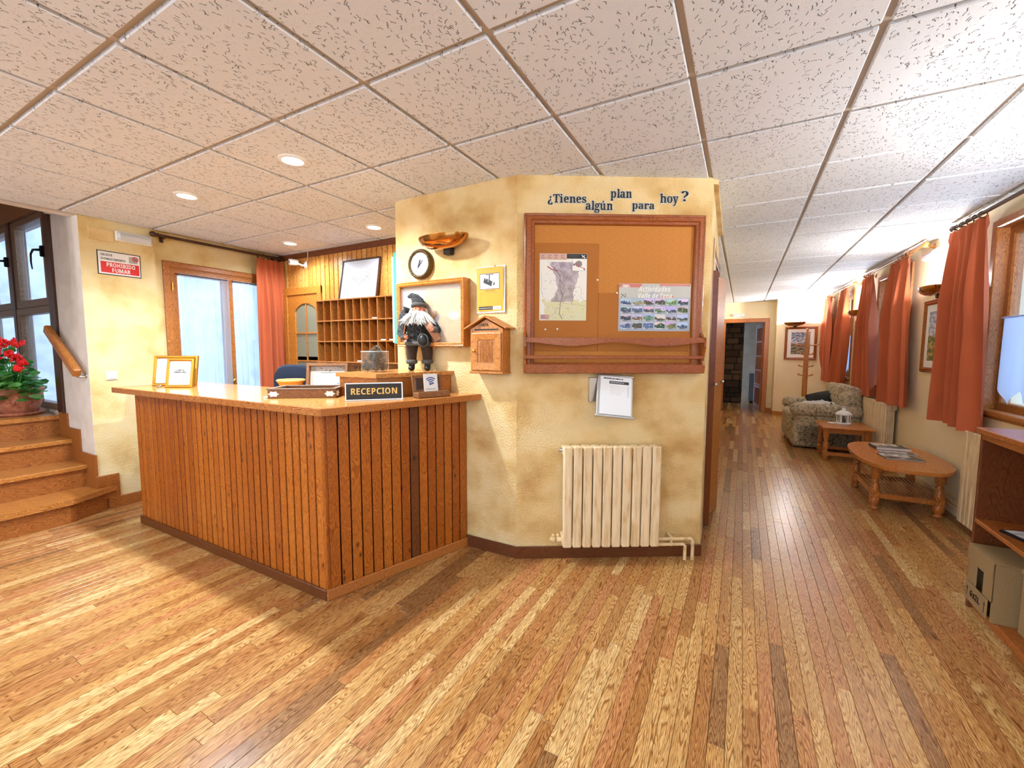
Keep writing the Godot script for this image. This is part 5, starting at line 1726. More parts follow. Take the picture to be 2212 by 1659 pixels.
# ---------------------------------------------------------------- column, slanted front face
func build_column_front() -> void:
	var turn := Vector3(0, COL_TURN, 0)
	# cut-out lettering
	var ink := mat(Color(0.02, 0.02, 0.02), 0.6)
	var words := [["¿Tienes", 0.193, 0.437, 2.345, 0.066, "cut-out word ¿Tienes at the left above the large noticeboard"], ["algún", 0.434, 0.606, 2.302, 0.074, "cut-out word algún, lower second word above the noticeboard"], ["plan", 0.592, 0.727, 2.378, 0.073, "cut-out word plan, raised third word above the noticeboard"], ["para", 0.731, 0.874, 2.302, 0.05, "cut-out word para, lower fourth word above the noticeboard"], ["hoy", 0.911, 1.028, 2.352, 0.076, "cut-out word hoy at the right above the noticeboard"], ["?", 1.046, 1.092, 2.376, 0.064, "cut-out question mark, last of the wall lettering"]]
	for w in words:
		var mid: float = (w[1] + w[2]) / 2
		var t := thing("wall_lettering", w[5], "lettering", on_face(mid, w[3], 0.0005), turn, "black lettering over the noticeboard")
		for k in 8:
			var o := Vector3(cos(TAU * k / 8) * 0.0045, sin(TAU * k / 8) * 0.0045, 0.001)
			lettering(t, w[0], w[4], w[2] - w[1], o, M.white, true, true, "paper_edge", 0.0, 0.001)
		lettering(t, w[0], w[4], w[2] - w[1], Vector3(0, 0, 0.0022), ink, true, true)
	# large noticeboard
	var W := 1.155
	var H := 1.0
	var o := Vector2(0.622, 1.75)
	var t := thing("noticeboard", "large dark-framed cork noticeboard with brochure racks on the slanted column face", "noticeboard", on_face(o.x, o.y), turn)
	var prof := [[0, 0], [0, 0.03], [0.006, 0.036], [0.014, 0.034], [0.02, 0.042], [0.04, 0.042], [0.046, 0.034], [0.06, 0.03], [0.066, 0.02], [0.066, 0.006]]
	part(t, "moulding", G.new().frame(W, H, prof).done(), M.red_x)
	part(t, "board", G.new().box(Vector3(0, 0, 0.005), Vector3(W - 0.1, H - 0.1, 0.008)).done(), M.hessian)
	part(t, "cork", G.new().span(Vector3(-0.514, -0.36, 0.008), Vector3(-0.1, 0.322, 0.014), 0.001).done(), M.cork)
	part(t, "cork", G.new().span(Vector3(-0.098, -0.36, 0.008), Vector3(0.5, 0.012, 0.014), 0.001).done(), M.cork)
	for p in [Vector2(0.514, 1.843), Vector2(0.642, 1.762), Vector2(0.182, 1.528), Vector2(0.26, 1.531)]:
		part(t, "pin", G.new().ball(Vector3(p.x - o.x, p.y - o.y, 0.02), Vector3(0.007, 0.007, 0.007), 8).tube([Vector3(p.x - o.x, p.y - o.y, 0.012), Vector3(p.x - o.x, p.y - o.y, 0.02)], 0.003, 6).done(), M.white)
	var yb := -0.5
	var wave := PackedVector2Array([Vector2(-0.575, 0.252), Vector2(0.575, 0.256)])
	for i in 25:
		var u := 1.0 - i / 24.0
		var x := -0.575 + 1.15 * u
		wave.append(Vector2(x, 0.214 - 0.012 * cos(u * TAU * 2.0 + PI) + (0.006 if absf(u - 0.5) < 0.03 else 0.0)))
	part(t, "wavy_rail", G.new().prism(wave, 0.082, 0.094, Transform3D(Basis(), Vector3(0, yb - 0.03, 0))).done(), M.red_x)
	part(t, "rack_rail", G.new().span(Vector3(-0.58, yb + 0.09, 0.078), Vector3(0.572, yb + 0.113, 0.089), 0.003).done(), M.red_x)
	part(t, "rack_front", G.new().span(Vector3(-0.575, yb, 0.07), Vector3(0.575, yb + 0.056, 0.083), 0.003).done(), M.red_x)
	part(t, "rack_base", G.new().span(Vector3(-0.575, yb - 0.001, 0.0), Vector3(0.575, yb + 0.011, 0.075), 0.003).done(), M.red_x)
	for s in [-1.0, 1.0]:
		var side := PackedVector2Array([Vector2(0, yb), Vector2(0.082, yb), Vector2(0.086, yb + 0.05), Vector2(0.072, yb + 0.08), Vector2(0.078, yb + 0.12), Vector2(0.094, yb + 0.17), Vector2(0.094, yb + 0.225), Vector2(0.06, yb + 0.235), Vector2(0.03, yb + 0.265), Vector2(0, yb + 0.27)])
		part(t, "rack_side", G.new().prism(side, -0.007, 0.007, Transform3D(Basis(Vector3(0, 0, 1), Vector3(0, 1, 0), Vector3(-1, 0, 0)), Vector3(s * 0.572, 0, 0))).done(), M.red_y)
	# road map
	var im := new_image(300, 420, Color(0.9, 0.9, 0.86))
	paint_map(im)
	var q := QuadMesh.new()
	q.size = Vector2(0.3, 0.418)
	t = thing("road_map", "folded road map pinned at the left of the large noticeboard", "map", on_face(0.294, 1.796, 0.0145), turn)
	part(t, "sheet", G.new().box(Vector3(0, 0, 0.001), Vector3(0.302, 0.42, 0.002)).done(), M.paper)
	part(t, "print", q, print_mat(im), Vector3(0, 0, 0.0026))
	# activities poster
	im = new_image(480, 310, Color(0.62, 0.66, 0.71))
	paint_activities(im)
	q = QuadMesh.new()
	q.size = Vector2(0.465, 0.3)
	t = thing("activities_poster", "poster Actividades Valle de Tena with a grid of small photos", "poster", on_face(0.889, 1.672, 0.0155), turn)
	part(t, "sheet", G.new().box(Vector3(0, 0, 0.001), Vector3(0.467, 0.302, 0.002)).done(), M.paper)
	part(t, "print", q, print_mat(im, 0.35), Vector3(0, 0, 0.0026))
	lettering(t, "Actividades", 0.036, 0.205, Vector3(-0.003, 0.118, 0.0035), M.white, true, false, "lettering", 0.18, 0.0008)
	lettering(t, "Valle de Tena", 0.032, 0.222, Vector3(0.0, 0.076, 0.0035), M.white, true, false, "lettering", 0.18, 0.0008)
	for p in [Vector2(0.222, 0.138), Vector2(-0.222, -0.138), Vector2(0.222, -0.142), Vector2(-0.226, 0.14)]:
		part(t, "pin", G.new().ball(Vector3(p.x, p.y, 0.005), Vector3(0.005, 0.005, 0.005), 8).done(), M.steel)
	# document holder below
	t = thing("document_holder", "grey metal wall clipboard slanting out below the large noticeboard", "document holder", on_face(0.6, 1.1, 0.0), turn)
	part(t, "wall_plate", G.new().span(Vector3(-0.13, -0.04, 0.0), Vector3(0.0, 0.12, 0.03), 0.003).done(), M.steel)
	var sl := Vector3(-0.32, 0, 0.0)
	var c := Vector3(0.025, 0.0, 0.075)
	part(t, "tray", G.new().box(Vector3(0, 0, 0), Vector3(0.232, 0.27, 0.006), 0.002).box(Vector3(0, -0.135, 0.012), Vector3(0.25, 0.012, 0.03), 0.003).box(Vector3(0, 0.134, 0.01), Vector3(0.235, 0.014, 0.012), 0.003).box(Vector3(-0.112, -0.02, 0.008), Vector3(0.008, 0.22, 0.014), 0.002).done(), M.steel, c, Vector3(-0.32, 0, -0.1))
	im = new_image(220, 270, Color(0.92, 0.93, 0.94))
	text_lines(im, Rect2i(20, 10, 180, 12), 12, 10, Color(0.12, 0.12, 0.14))
	im.fill_rect(Rect2i(62, 32, 140, 20), Color(0.15, 0.15, 0.17))
	text_lines(im, Rect2i(70, 38, 120, 8), 9, 7, Color(0.7, 0.7, 0.72))
	text_lines(im, Rect2i(70, 66, 120, 70), 7, 1, Color(0.62, 0.64, 0.68))
	im.fill_rect(Rect2i(196, 62, 2, 80), Color(0.4, 0.4, 0.42))
	t = thing("printed_sheets", "stack of white printed sheets clipped in the grey wall holder", "papers", on_face(0.6, 1.1, 0.0) + Basis(Vector3.UP, COL_TURN) * c, turn)
	part(t, "sheets", G.new().box(Vector3(0.003, 0.003, 0.0095), Vector3(0.2, 0.25, 0.012), 0.001).done(), M.paper, Vector3(), Vector3(-0.32, 0, -0.1))
	q = QuadMesh.new()
	q.size = Vector2(0.198, 0.248)
	part(t, "print", q, print_mat(im), Basis.from_euler(Vector3(-0.32, 0, -0.1)) * Vector3(0.003, 0.003, 0.016), Vector3(-0.32, 0, -0.1))
	# cast radiator
	radiator("column_radiator", "cream ten-section radiator on the slanted column face, stained paint", on_face(0.61, 0.455, 0.0), turn, 10, 0.0635, 0.665, 0.13)
	t = get_node("column_radiator") as Node3D
	var p := G.new()
	p.tube([Vector3(0.31, -0.305, 0.07), Vector3(0.55, -0.305, 0.07), Vector3(0.563, -0.32, 0.07), Vector3(0.563, -0.45, 0.07)], 0.011, 10)
	part(t, "pipe", p.done(), M.pipe)
	p = G.new()
	p.tube([Vector3(0.31, -0.342, 0.07), Vector3(0.5, -0.342, 0.07), Vector3(0.512, -0.356, 0.07), Vector3(0.512, -0.45, 0.07)], 0.011, 10)
	part(t, "pipe", p.done(), M.pipe)
	part(t, "pipe_clip", G.new().box(Vector3(0.42, -0.323, 0.035), Vector3(0.015, 0.07, 0.07), 0.003).done(), M.pipe)
	part(t, "valve", G.new().tube([Vector3(-0.31, -0.3, 0.07), Vector3(-0.35, -0.3, 0.07)], 0.017, 12).ball(Vector3(-0.372, -0.295, 0.075), Vector3(0.022, 0.022, 0.02), 12).ball(Vector3(-0.372, -0.268, 0.078), Vector3(0.012, 0.012, 0.012), 10).tube([Vector3(-0.33, -0.3, 0.07), Vector3(-0.33, -0.3, 0.0)], 0.01, 8).done(), M.pipe)
	part(t, "bleed_plug", G.new().tube([Vector3(-0.315, 0.3, 0.07), Vector3(-0.34, 0.3, 0.07)], [0.015, 0.009], 10).done(), M.steel)


func radiator(called: String, label: String, at: Vector3, turn: Vector3, n: int, w: float, h: float, d: float) -> void:
	var t := thing(called, label, "radiator", at, turn)
	var g := G.new()
	g.box(Vector3(0, 0, d - 0.012), Vector3(w - 0.007, h, 0.024), 0.008)
	g.box(Vector3(0, 0, d * 0.55), Vector3(0.012, h * 0.97, d * 0.75), 0.003)
	g.box(Vector3(0, 0, d * 0.58), Vector3(w * 0.7, h * 0.9, 0.012), 0.003)
	g.box(Vector3(0, 0, 0.035), Vector3(w * 0.6, h * 0.94, 0.014), 0.004)
	g.box(Vector3(0, h * 0.44, d * 0.52), Vector3(w - 0.002, h * 0.085, d * 0.85), 0.008)
	g.box(Vector3(0, -h * 0.44, d * 0.52), Vector3(w - 0.002, h * 0.085, d * 0.85), 0.008)
	var m := g.done()
	for i in n:
		part(t, "section", m, M.radiator, Vector3(w * (i - (n - 1) / 2.0), 0, 0))
	for s in [-1.0, 1.0]:
		part(t, "hanger", G.new().box(Vector3(s * w * n * 0.3, h * 0.3, 0.012), Vector3(0.025, 0.03, 0.024)).done(), M.pipe)


func paint_map(im: Image) -> void:
	var w := im.get_width()
	var h := im.get_height()
	var f := FastNoiseLite.new()
	f.seed = 4
	f.frequency = 0.02
	for y in h:
		for x in w:
			var u := float(x) / w
			var v := float(y) / h
			var n := f.get_noise_2d(x, y)
			var mid := 0.45 + 0.12 * sin(v * 4.0)
			var half := 0.24 + 0.05 * sin(v * 9.0) + 0.06 * n
			if v > 0.12 and v < 0.72 and absf(u - mid) < half:
				var k := 0.62 + 0.16 * n
				im.set_pixel(x, y, Color(k + 0.04, k, k + 0.06 - 0.1 * v))
			elif v > 0.7 + 0.06 * n and u > 0.1 + 0.1 * n:
				im.set_pixel(x, y, Color(0.83, 0.82, 0.66 + 0.1 * n))
	var road := Color(0.35, 0.28, 0.3)
	stroke(im, [Vector2(90, 80), Vector2(110, 112), Vector2(130, 140), Vector2(128, 190), Vector2(135, 230), Vector2(150, 262), Vector2(135, 300), Vector2(130, 350), Vector2(128, 380), Vector2(145, 410)], 1, road)
	stroke(im, [Vector2(50, 80), Vector2(75, 98), Vector2(110, 105)], 2, Color(0.6, 0.2, 0.2))
	stroke(im, [Vector2(8, 120), Vector2(14, 190), Vector2(8, 220), Vector2(25, 275), Vector2(60, 295), Vector2(120, 296), Vector2(150, 312), Vector2(240, 318), Vector2(296, 330)], 0, Color(0.45, 0.35, 0.35))
	stroke(im, [Vector2(296, 300), Vector2(262, 268), Vector2(270, 230), Vector2(258, 205), Vector2(200, 220), Vector2(140, 226)], 0, Color(0.45, 0.35, 0.35))
	stroke(im, [Vector2(10, 395), Vector2(60, 400), Vector2(90, 380), Vector2(120, 345)], 0, Color(0.3, 0.35, 0.2))
	for i in 170:
		var x := rng.randi_range(10, 280)
		var y := rng.randi_range(50, 410)
		if (x < 60 or x > 220) and rng.randf() < 0.6:
			continue
		im.fill_rect(Rect2i(x, y, rng.randi_range(2, 8), 2), Color(0.22, 0.22, 0.26))
	im.fill_rect(Rect2i(0, 0, 172, 38), Color(0.8, 0.66, 0.6))
	for k in 4:
		text_lines(im, Rect2i(8 + 42 * k, 6, 34, 28), 6, 2, Color(0.4, 0.28, 0.26))
	im.fill_rect(Rect2i(172, 0, 128, 30), Color(0.06, 0.06, 0.06))
	text_lines(im, Rect2i(184, 9, 80, 12), 8, 2, Color(0.5, 0.5, 0.5))
	stroke(im, [Vector2(268, 8), Vector2(288, 24)], 2, grey(0.85))
	stroke(im, [Vector2(288, 8), Vector2(270, 22)], 1, grey(0.85))
	im.fill_rect(Rect2i(208, 30, 92, 76), Color(0.5, 0.5, 0.48))
	im.fill_rect(Rect2i(209, 30, 91, 75), Color(0.93, 0.92, 0.89))
	for i in 500:
		var a := rng.randf() * TAU
		var r := sqrt(rng.randf()) * 22.0
		dab(im, 248 + int(cos(a) * r), 62 + int(sin(a) * r * 0.9), 1, Color(0.5, 0.48, 0.47))
	stroke(im, [Vector2(226, 58), Vector2(260, 82), Vector2(284, 90)], 1, Color(0.75, 0.2, 0.25))
	dab(im, 218, 66, 6, Color(0.4, 0.4, 0.42))
	dab(im, 284, 96, 4, Color(0.35, 0.35, 0.38))
	im.fill_rect(Rect2i(6, 384, 56, 30), Color(0.74, 0.6, 0.58))
	text_lines(im, Rect2i(10, 388, 46, 24), 5, 2, Color(0.4, 0.22, 0.24))


func paint_activities(im: Image) -> void:
	im.fill_rect(Rect2i(0, 0, 480, 92), Color(0.74, 0.74, 0.71))
	im.fill_rect(Rect2i(0, 0, 150, 24), Color(0.76, 0.44, 0.4))
	im.fill_rect(Rect2i(270, 0, 210, 14), Color(0.78, 0.5, 0.46))
	im.fill_rect(Rect2i(285, 78, 80, 10), Color(0.78, 0.46, 0.38))
	for y in range(42, 100):
		var k := (y - 42) * 1.25
		im.fill_rect(Rect2i(int(228 - k * 0.9), y, int(k * 1.9), 1), Color(0.62, 0.65, 0.7).lerp(Color(0.8, 0.81, 0.83), rng.randf() * 0.4))
	for k in 5:
		stroke(im, [Vector2(18 + 8 * k, 22), Vector2(28 + 8 * k, 6 + 3 * (k % 2)), Vector2(38 + 8 * k, 22)], 1, Color(0.92, 0.9, 0.88))
	for k in 20:
		dab(im, 28 + rng.randi_range(-14, 16), 80 + rng.randi_range(-14, 10), 2, Color(0.35, 0.38, 0.36))
	for j in 4:
		for i in 6:
			var x0 := 12 + 77 * i
			var y0 := 98 + 52 * j
			var sky_c := Color(0.6 + rng.randf() * 0.3, 0.66 + rng.randf() * 0.2, 0.75 + rng.randf() * 0.2)
			var land := Color.from_hsv(rng.randf_range(0.04, 0.4) if rng.randf() < 0.7 else 0.6, rng.randf_range(0.15, 0.6), rng.randf_range(0.3, 0.8))
			im.fill_rect(Rect2i(x0 - 1, y0 - 1, 71, 40), Color(0.82, 0.84, 0.86))
			im.fill_rect(Rect2i(x0, y0, 69, 38), sky_c)
			var yy := rng.randf_range(8, 22)
			for x in 69:
				yy = clampf(yy + rng.randf_range(-2.2, 2.2), 4, 30)
				im.fill_rect(Rect2i(x0 + x, y0 + int(yy), 1, 38 - int(yy)), land.darkened(rng.randf() * 0.35))
			for k in 9:
				var c := [Color(0.12, 0.12, 0.14), Color(0.85, 0.84, 0.8), Color(0.7, 0.5, 0.35), Color(0.3, 0.35, 0.5)]
				dab(im, x0 + rng.randi_range(6, 62), y0 + rng.randi_range(12, 34), rng.randi_range(1, 3), c[k % 4])
			dab(im, x0 + 7, y0 + 37, 5, Color(0.86, 0.87, 0.88))
			dab(im, x0 + 7, y0 + 37, 2, Color(0.35, 0.37, 0.42))
			im.fill_rect(Rect2i(x0 + 16, y0 + 39, rng.randi_range(15, 40), 4), Color(0.9, 0.9, 0.9) if (i + j) % 3 == 0 else Color(0.32, 0.35, 0.42))


# ---------------------------------------------------------------- left pier
func build_left_wall() -> void:
	var X := -4.83
	var t := thing("smoking_sign", "black-bordered white and red sign PROHIBIDO FUMAR on the left pier", "sign", Vector3(X, 2.132, -1.69), LEFT_TURN)
	part(t, "plate", G.new().box(Vector3(0, 0, 0.002), Vector3(0.297, 0.202, 0.004), 0.001).done(), M.black)
	part(t, "white_panel", G.new().box(Vector3(0, 0, 0.0045), Vector3(0.283, 0.188, 0.002)).done(), M.paper)
	var red := mat(Color(0.82, 0.1, 0.11), 0.5)
	part(t, "red_panel", G.new().box(Vector3(0.003, -0.036, 0.0058), Vector3(0.262, 0.092, 0.002)).done(), red)
	lettering(t, "EN ESTE", 0.018, 0.075, Vector3(-0.085, 0.067, 0.006), M.black)
	lettering(t, "ESTABLECIMIENTO", 0.018, 0.165, Vector3(-0.042, 0.033, 0.006), M.black)
	lettering(t, "PROHIBIDO", 0.034, 0.195, Vector3(0.008, -0.014, 0.0073), M.white)
	lettering(t, "FUMAR", 0.034, 0.125, Vector3(0.008, -0.058, 0.0073), M.white)
	part(t, "grey_panel", G.new().box(Vector3(0.095, 0.05, 0.0058), Vector3(0.06, 0.056, 0.001)).done(), mat(Color(0.68, 0.68, 0.66), 0.5))
	var loop := []
	for i in 25:
		loop.append(Vector3(0.11 + cos(TAU * i / 24) * 0.02, 0.06 + sin(TAU * i / 24) * 0.02, 0.007))
	part(t, "prohibition_ring", G.new().tube(loop, 0.003, 5, false).tube([Vector3(0.097, 0.073, 0.007), Vector3(0.123, 0.047, 0.007)], 0.003, 5).done(), red)
	part(t, "cigarette_symbol", G.new().box(Vector3(0.11, 0.058, 0.0066), Vector3(0.026, 0.005, 0.001), 0.0, Basis(Vector3(0, 0, 1), 0.5)).done(), M.black)
	emergency_light("emergency_light", "white tubular emergency light above the red no-smoking sign", Vector3(X, 2.376, -1.80), LEFT_TURN, 0.26, 0.085)
	t = thing("junction_cover", "ochre-painted rectangular cover plate left of the emergency light", "cover plate", Vector3(X, 2.362, -1.578), LEFT_TURN)
	part(t, "cover", G.new().box(Vector3(0, 0, 0.004), Vector3(0.165, 0.1, 0.008), 0.003).done(), M.ochre)
	for s in [-1.0, 1.0]:
		part(t, "screw", G.new().ball(Vector3(s * 0.07, 0, 0.008), Vector3(0.004, 0.004, 0.002), 8).done(), M.ochre)
	t = thing("bell_push", "small square white bell push on the left pier", "switch", Vector3(X, 1.164, -1.583), LEFT_TURN)
	part(t, "plate", G.new().box(Vector3(0, 0, 0.006), Vector3(0.076, 0.076, 0.012), 0.004).done(), M.white)
	part(t, "rocker", G.new().box(Vector3(0, 0, 0.014), Vector3(0.052, 0.052, 0.006), 0.002).ball(Vector3(0, 0, 0.017), Vector3(0.003, 0.003, 0.002), 6).done(), mat(Color(0.86, 0.85, 0.82), 0.4))


func emergency_light(called: String, label: String, at: Vector3, turn: Vector3, w: float, h: float) -> void:
	var t := thing(called, label, "emergency light", at, turn, "emergency lights")
	part(t, "housing", G.new().box(Vector3(0, 0, 0.012), Vector3(w, h, 0.024), 0.006).done(), M.white)
	part(t, "diffuser", G.new().box(Vector3(0, -0.002, 0.034), Vector3(w - 0.016, h - 0.02, 0.036), 0.014).done(), mat(Color(0.83, 0.85, 0.86), 0.15))
	part(t, "reflector", G.new().box(Vector3(0, 0.008, 0.053), Vector3(w * 0.8, 0.006, 0.002)).done(), M.steel)


# ---------------------------------------------------------------- corridor
func build_corridor() -> void:
	# cupboard doorway on the column's corridor side
	var d := Node3D.new()
	d.name = "door_3"
	add_child(d)
	tag(d, "brown wooden cupboard doors standing ajar on the column's corridor side", "", "", "structure")
	var g := G.new()
	g.span(Vector3(-0.26, 0, -3.53), Vector3(-0.213, 2.215, -3.46), 0.004)
	g.span(Vector3(-0.29, 2.14, -4.7), Vector3(-0.225, 2.215, -3.5), 0.004)
	g.span(Vector3(-0.29, 0, -4.7), Vector3(-0.225, 2.215, -4.63), 0.004)
	part(d, "casing", g.done(), M.case_shade_y)
	part(d, "shaded_recess", G.new().span(Vector3(-0.28, 0, -4.65), Vector3(-0.238, 2.15, -3.5)).done(), M.dark)  # solid dark slab standing in for the shade inside the doorway
	for k in 2:
		var a: Vector3 = [Vector3(-0.24, 1.005, -3.58), Vector3(-0.232, 1.0, -3.78)][k]
		var b: Vector3 = [Vector3(-0.188, 1.005, -3.645), Vector3(-0.157, 1.0, -4.08)][k]
		var lf := part(d, "leaf", G.new().bar(a, b, 0.026, 1.99, 0.004).done(), M.case_shade_y if k == 0 else M.oak_y)
		part(lf, "knob", G.new().ball(b + Vector3(0.018, 0.13, 0.045), Vector3(0.014, 0.014, 0.014), 10).tube([b + Vector3(0.0, 0.13, 0.03), b + Vector3(0.016, 0.13, 0.044)], 0.006, 8).done(), M.steel)
	# doorway at the end
	var z := -11.2
	d = Node3D.new()
	d.name = "door_4"
	add_child(d)
	tag(d, "doorway with an orange-brown casing and a glazed leaf open into the dark hall", "", "", "structure")
	g = G.new()
	g.span(Vector3(-0.455, 0, z - 0.17), Vector3(-0.365, 2.12, z + 0.02), 0.005)
	g.span(Vector3(0.425, 0, z - 0.17), Vector3(0.515, 2.12, z + 0.02), 0.005)
	g.span(Vector3(-0.455, 2.03, z - 0.17), Vector3(0.515, 2.12, z + 0.021), 0.005)
	part(d, "casing", g.done(), M.honey_y)
	var lf := Node3D.new()
	lf.name = "leaf"
	d.add_child(lf)
	lf.position = Vector3(0.42, 0, z - 0.16)
	lf.rotation = Vector3(0, 1.72, 0)
	g = G.new()
	for x in [0.02, 0.74]:
		g.span(Vector3(x - 0.03, 0.01, -0.02), Vector3(x + 0.05, 2.02, 0.02), 0.003)
	for y in [0.01, 0.5, 0.56, 0.9, 1.24, 1.58, 1.92]:
		g.span(Vector3(0, y, -0.018), Vector3(0.78, y + (0.1 if y in [0.01, 1.92] else 0.035), 0.018), 0.003)
	for x in [0.2, 0.36, 0.52, 0.66]:
		g.span(Vector3(x, 0.05, -0.016), Vector3(x + 0.03, 1.98, 0.016), 0.003)
	part(lf, "rails", g.done(), M.honey_y)
	part(lf, "pane", G.new().span(Vector3(0.03, 0.56, -0.003), Vector3(0.76, 1.94, 0.003)).done(), mat(Color(0.42, 0.34, 0.2), 0.2))
	part(lf, "panel", G.new().span(Vector3(0.03, 0.05, -0.006), Vector3(0.76, 0.52, 0.006)).done(), M.brown)
	emergency_light("exit_light", "small white emergency light over the far doorway", Vector3(-0.115, 2.2, z), Vector3(), 0.25, 0.075)
	emergency_light("corridor_light", "white emergency light high on the right wall by the gilt lamp", on_right(-5.78, 2.35), RIGHT_TURN, 0.3, 0.09)
	# dark hall beyond: rough stone at the left, white wall at the right
	var sw := struct("wall_hall", G.new().span(Vector3(-1.6, 0, -13.0), Vector3(0.02, 2.6, -12.72)).done(), M.dark, "rough brown stone wall in the dark hall beyond the doorway")
	var stones := []
	for c in [Color(0.36, 0.25, 0.15), Color(0.3, 0.2, 0.12), Color(0.44, 0.32, 0.2), Color(0.25, 0.17, 0.1)]:
		stones.append(cloth(c, T.cork, 0.5, 0.0))
	var y := 0.02
	while y < 2.5:
		var hh := rng.randf_range(0.11, 0.19)
		var x := -0.62 - rng.randf() * 0.2
		while x < 0.0:
			var w := minf(rng.randf_range(0.16, 0.36), 0.03 - x)
			if w > 0.05:
				part(sw, "stone", G.new().box(Vector3(), Vector3(w - 0.012, hh - 0.012, 0.08), 0.018).done(), stones[rng.randi_range(0, 3)], Vector3(x + w / 2, y + hh / 2, -12.72 + rng.randf_range(-0.012, 0.02)))
			x += w
		y += hh
	g = G.new()
	g.span(Vector3(0.02, 0, -13.35), Vector3(0.36, 2.6, -13.2))
	g.span(Vector3(0.36, 0, -13.2), Vector3(0.5, 2.6, -12.9))
	g.span(Vector3(0.36, 0, -13.35), Vector3(2.1, 2.6, -13.2))
	struct("wall_white", g.done(), M.white_wall, "white wall in the hall beyond the doorway")
	g = G.new()
	g.span(Vector3(-1.7, 2.5, -13.4), Vector3(2.2, 2.65, -11.3))
	g.span(Vector3(-1.7, 0, -13.0), Vector3(-1.55, 2.6, -11.3))
	g.span(Vector3(2.05, 0, -13.4), Vector3(2.2, 0.9, -11.3))
	g.span(Vector3(2.05, 2.1, -13.4), Vector3(2.2, 2.6, -11.3))
	g.span(Vector3(2.05, 0.9, -12.2), Vector3(2.2, 2.1, -11.3))  # gap left at the right, out of view, lets daylight into the hall
	struct("wall_hall_side", g.done(), M.white_wall, "white side walls and ceiling of the far hall with an unseen daylight opening")
	var hp := thing("hall_panel_heater", "low grey panel heater against the white wall in the far hall", "heater", Vector3(0.3, 0, -12.86))
	part(hp, "panel", G.new().box(Vector3(0, 0.42, 0), Vector3(0.22, 0.74, 0.05), 0.008).done(), mat(Color(0.4, 0.43, 0.45), 0.5))
	part(hp, "foot", G.new().box(Vector3(0, 0.03, 0), Vector3(0.18, 0.06, 0.04), 0.003).done(), M.iron)


func landscape(seed_: int, w: int, h: int, skies: Array, lands: Array) -> Image:
	var im := new_image(w, h, Color.WHITE)
	var f := FastNoiseLite.new()
	f.seed = seed_
	f.frequency = 0.018
	f.fractal_octaves = 4
	for y in h:
		var v := float(y) / h
		for x in w:
			var n := f.get_noise_2d(x, y * 2.2)
			var c: Color
			if v < 0.5 + 0.1 * f.get_noise_2d(x * 0.6, 7.0):
				c = (skies[0] as Color).lerp(skies[1], clampf(0.5 + 1.6 * n + (v - 0.25), 0, 1))
			else:
				c = (lands[0] as Color).lerp(lands[1], clampf(0.5 + 1.8 * n + 0.3 * sin(v * 30.0), 0, 1))
			im.set_pixel(x, y, c)
	return im


func wall_picture(label: String, at: Vector3, turn: Vector3, w: float, h: float, im: Image) -> void:
	var t := thing("framed_picture", label, "picture", at, turn, "framed landscapes")
	part(t, "frame", G.new().frame(w, h, [[0, 0], [0, 0.018], [0.008, 0.024], [0.02, 0.018], [0.03, 0.024], [0.045, 0.014], [0.05, 0.004]]).done(), M.red_y)
	part(t, "mount", G.new().box(Vector3(0, 0, 0.004), Vector3(w - 0.06, h - 0.06, 0.006)).done(), M.paper)
	var q := QuadMesh.new()
	q.size = Vector2(w - 0.23, h - 0.23)
	part(t, "print", q, print_mat(im), Vector3(0, 0, 0.0078))


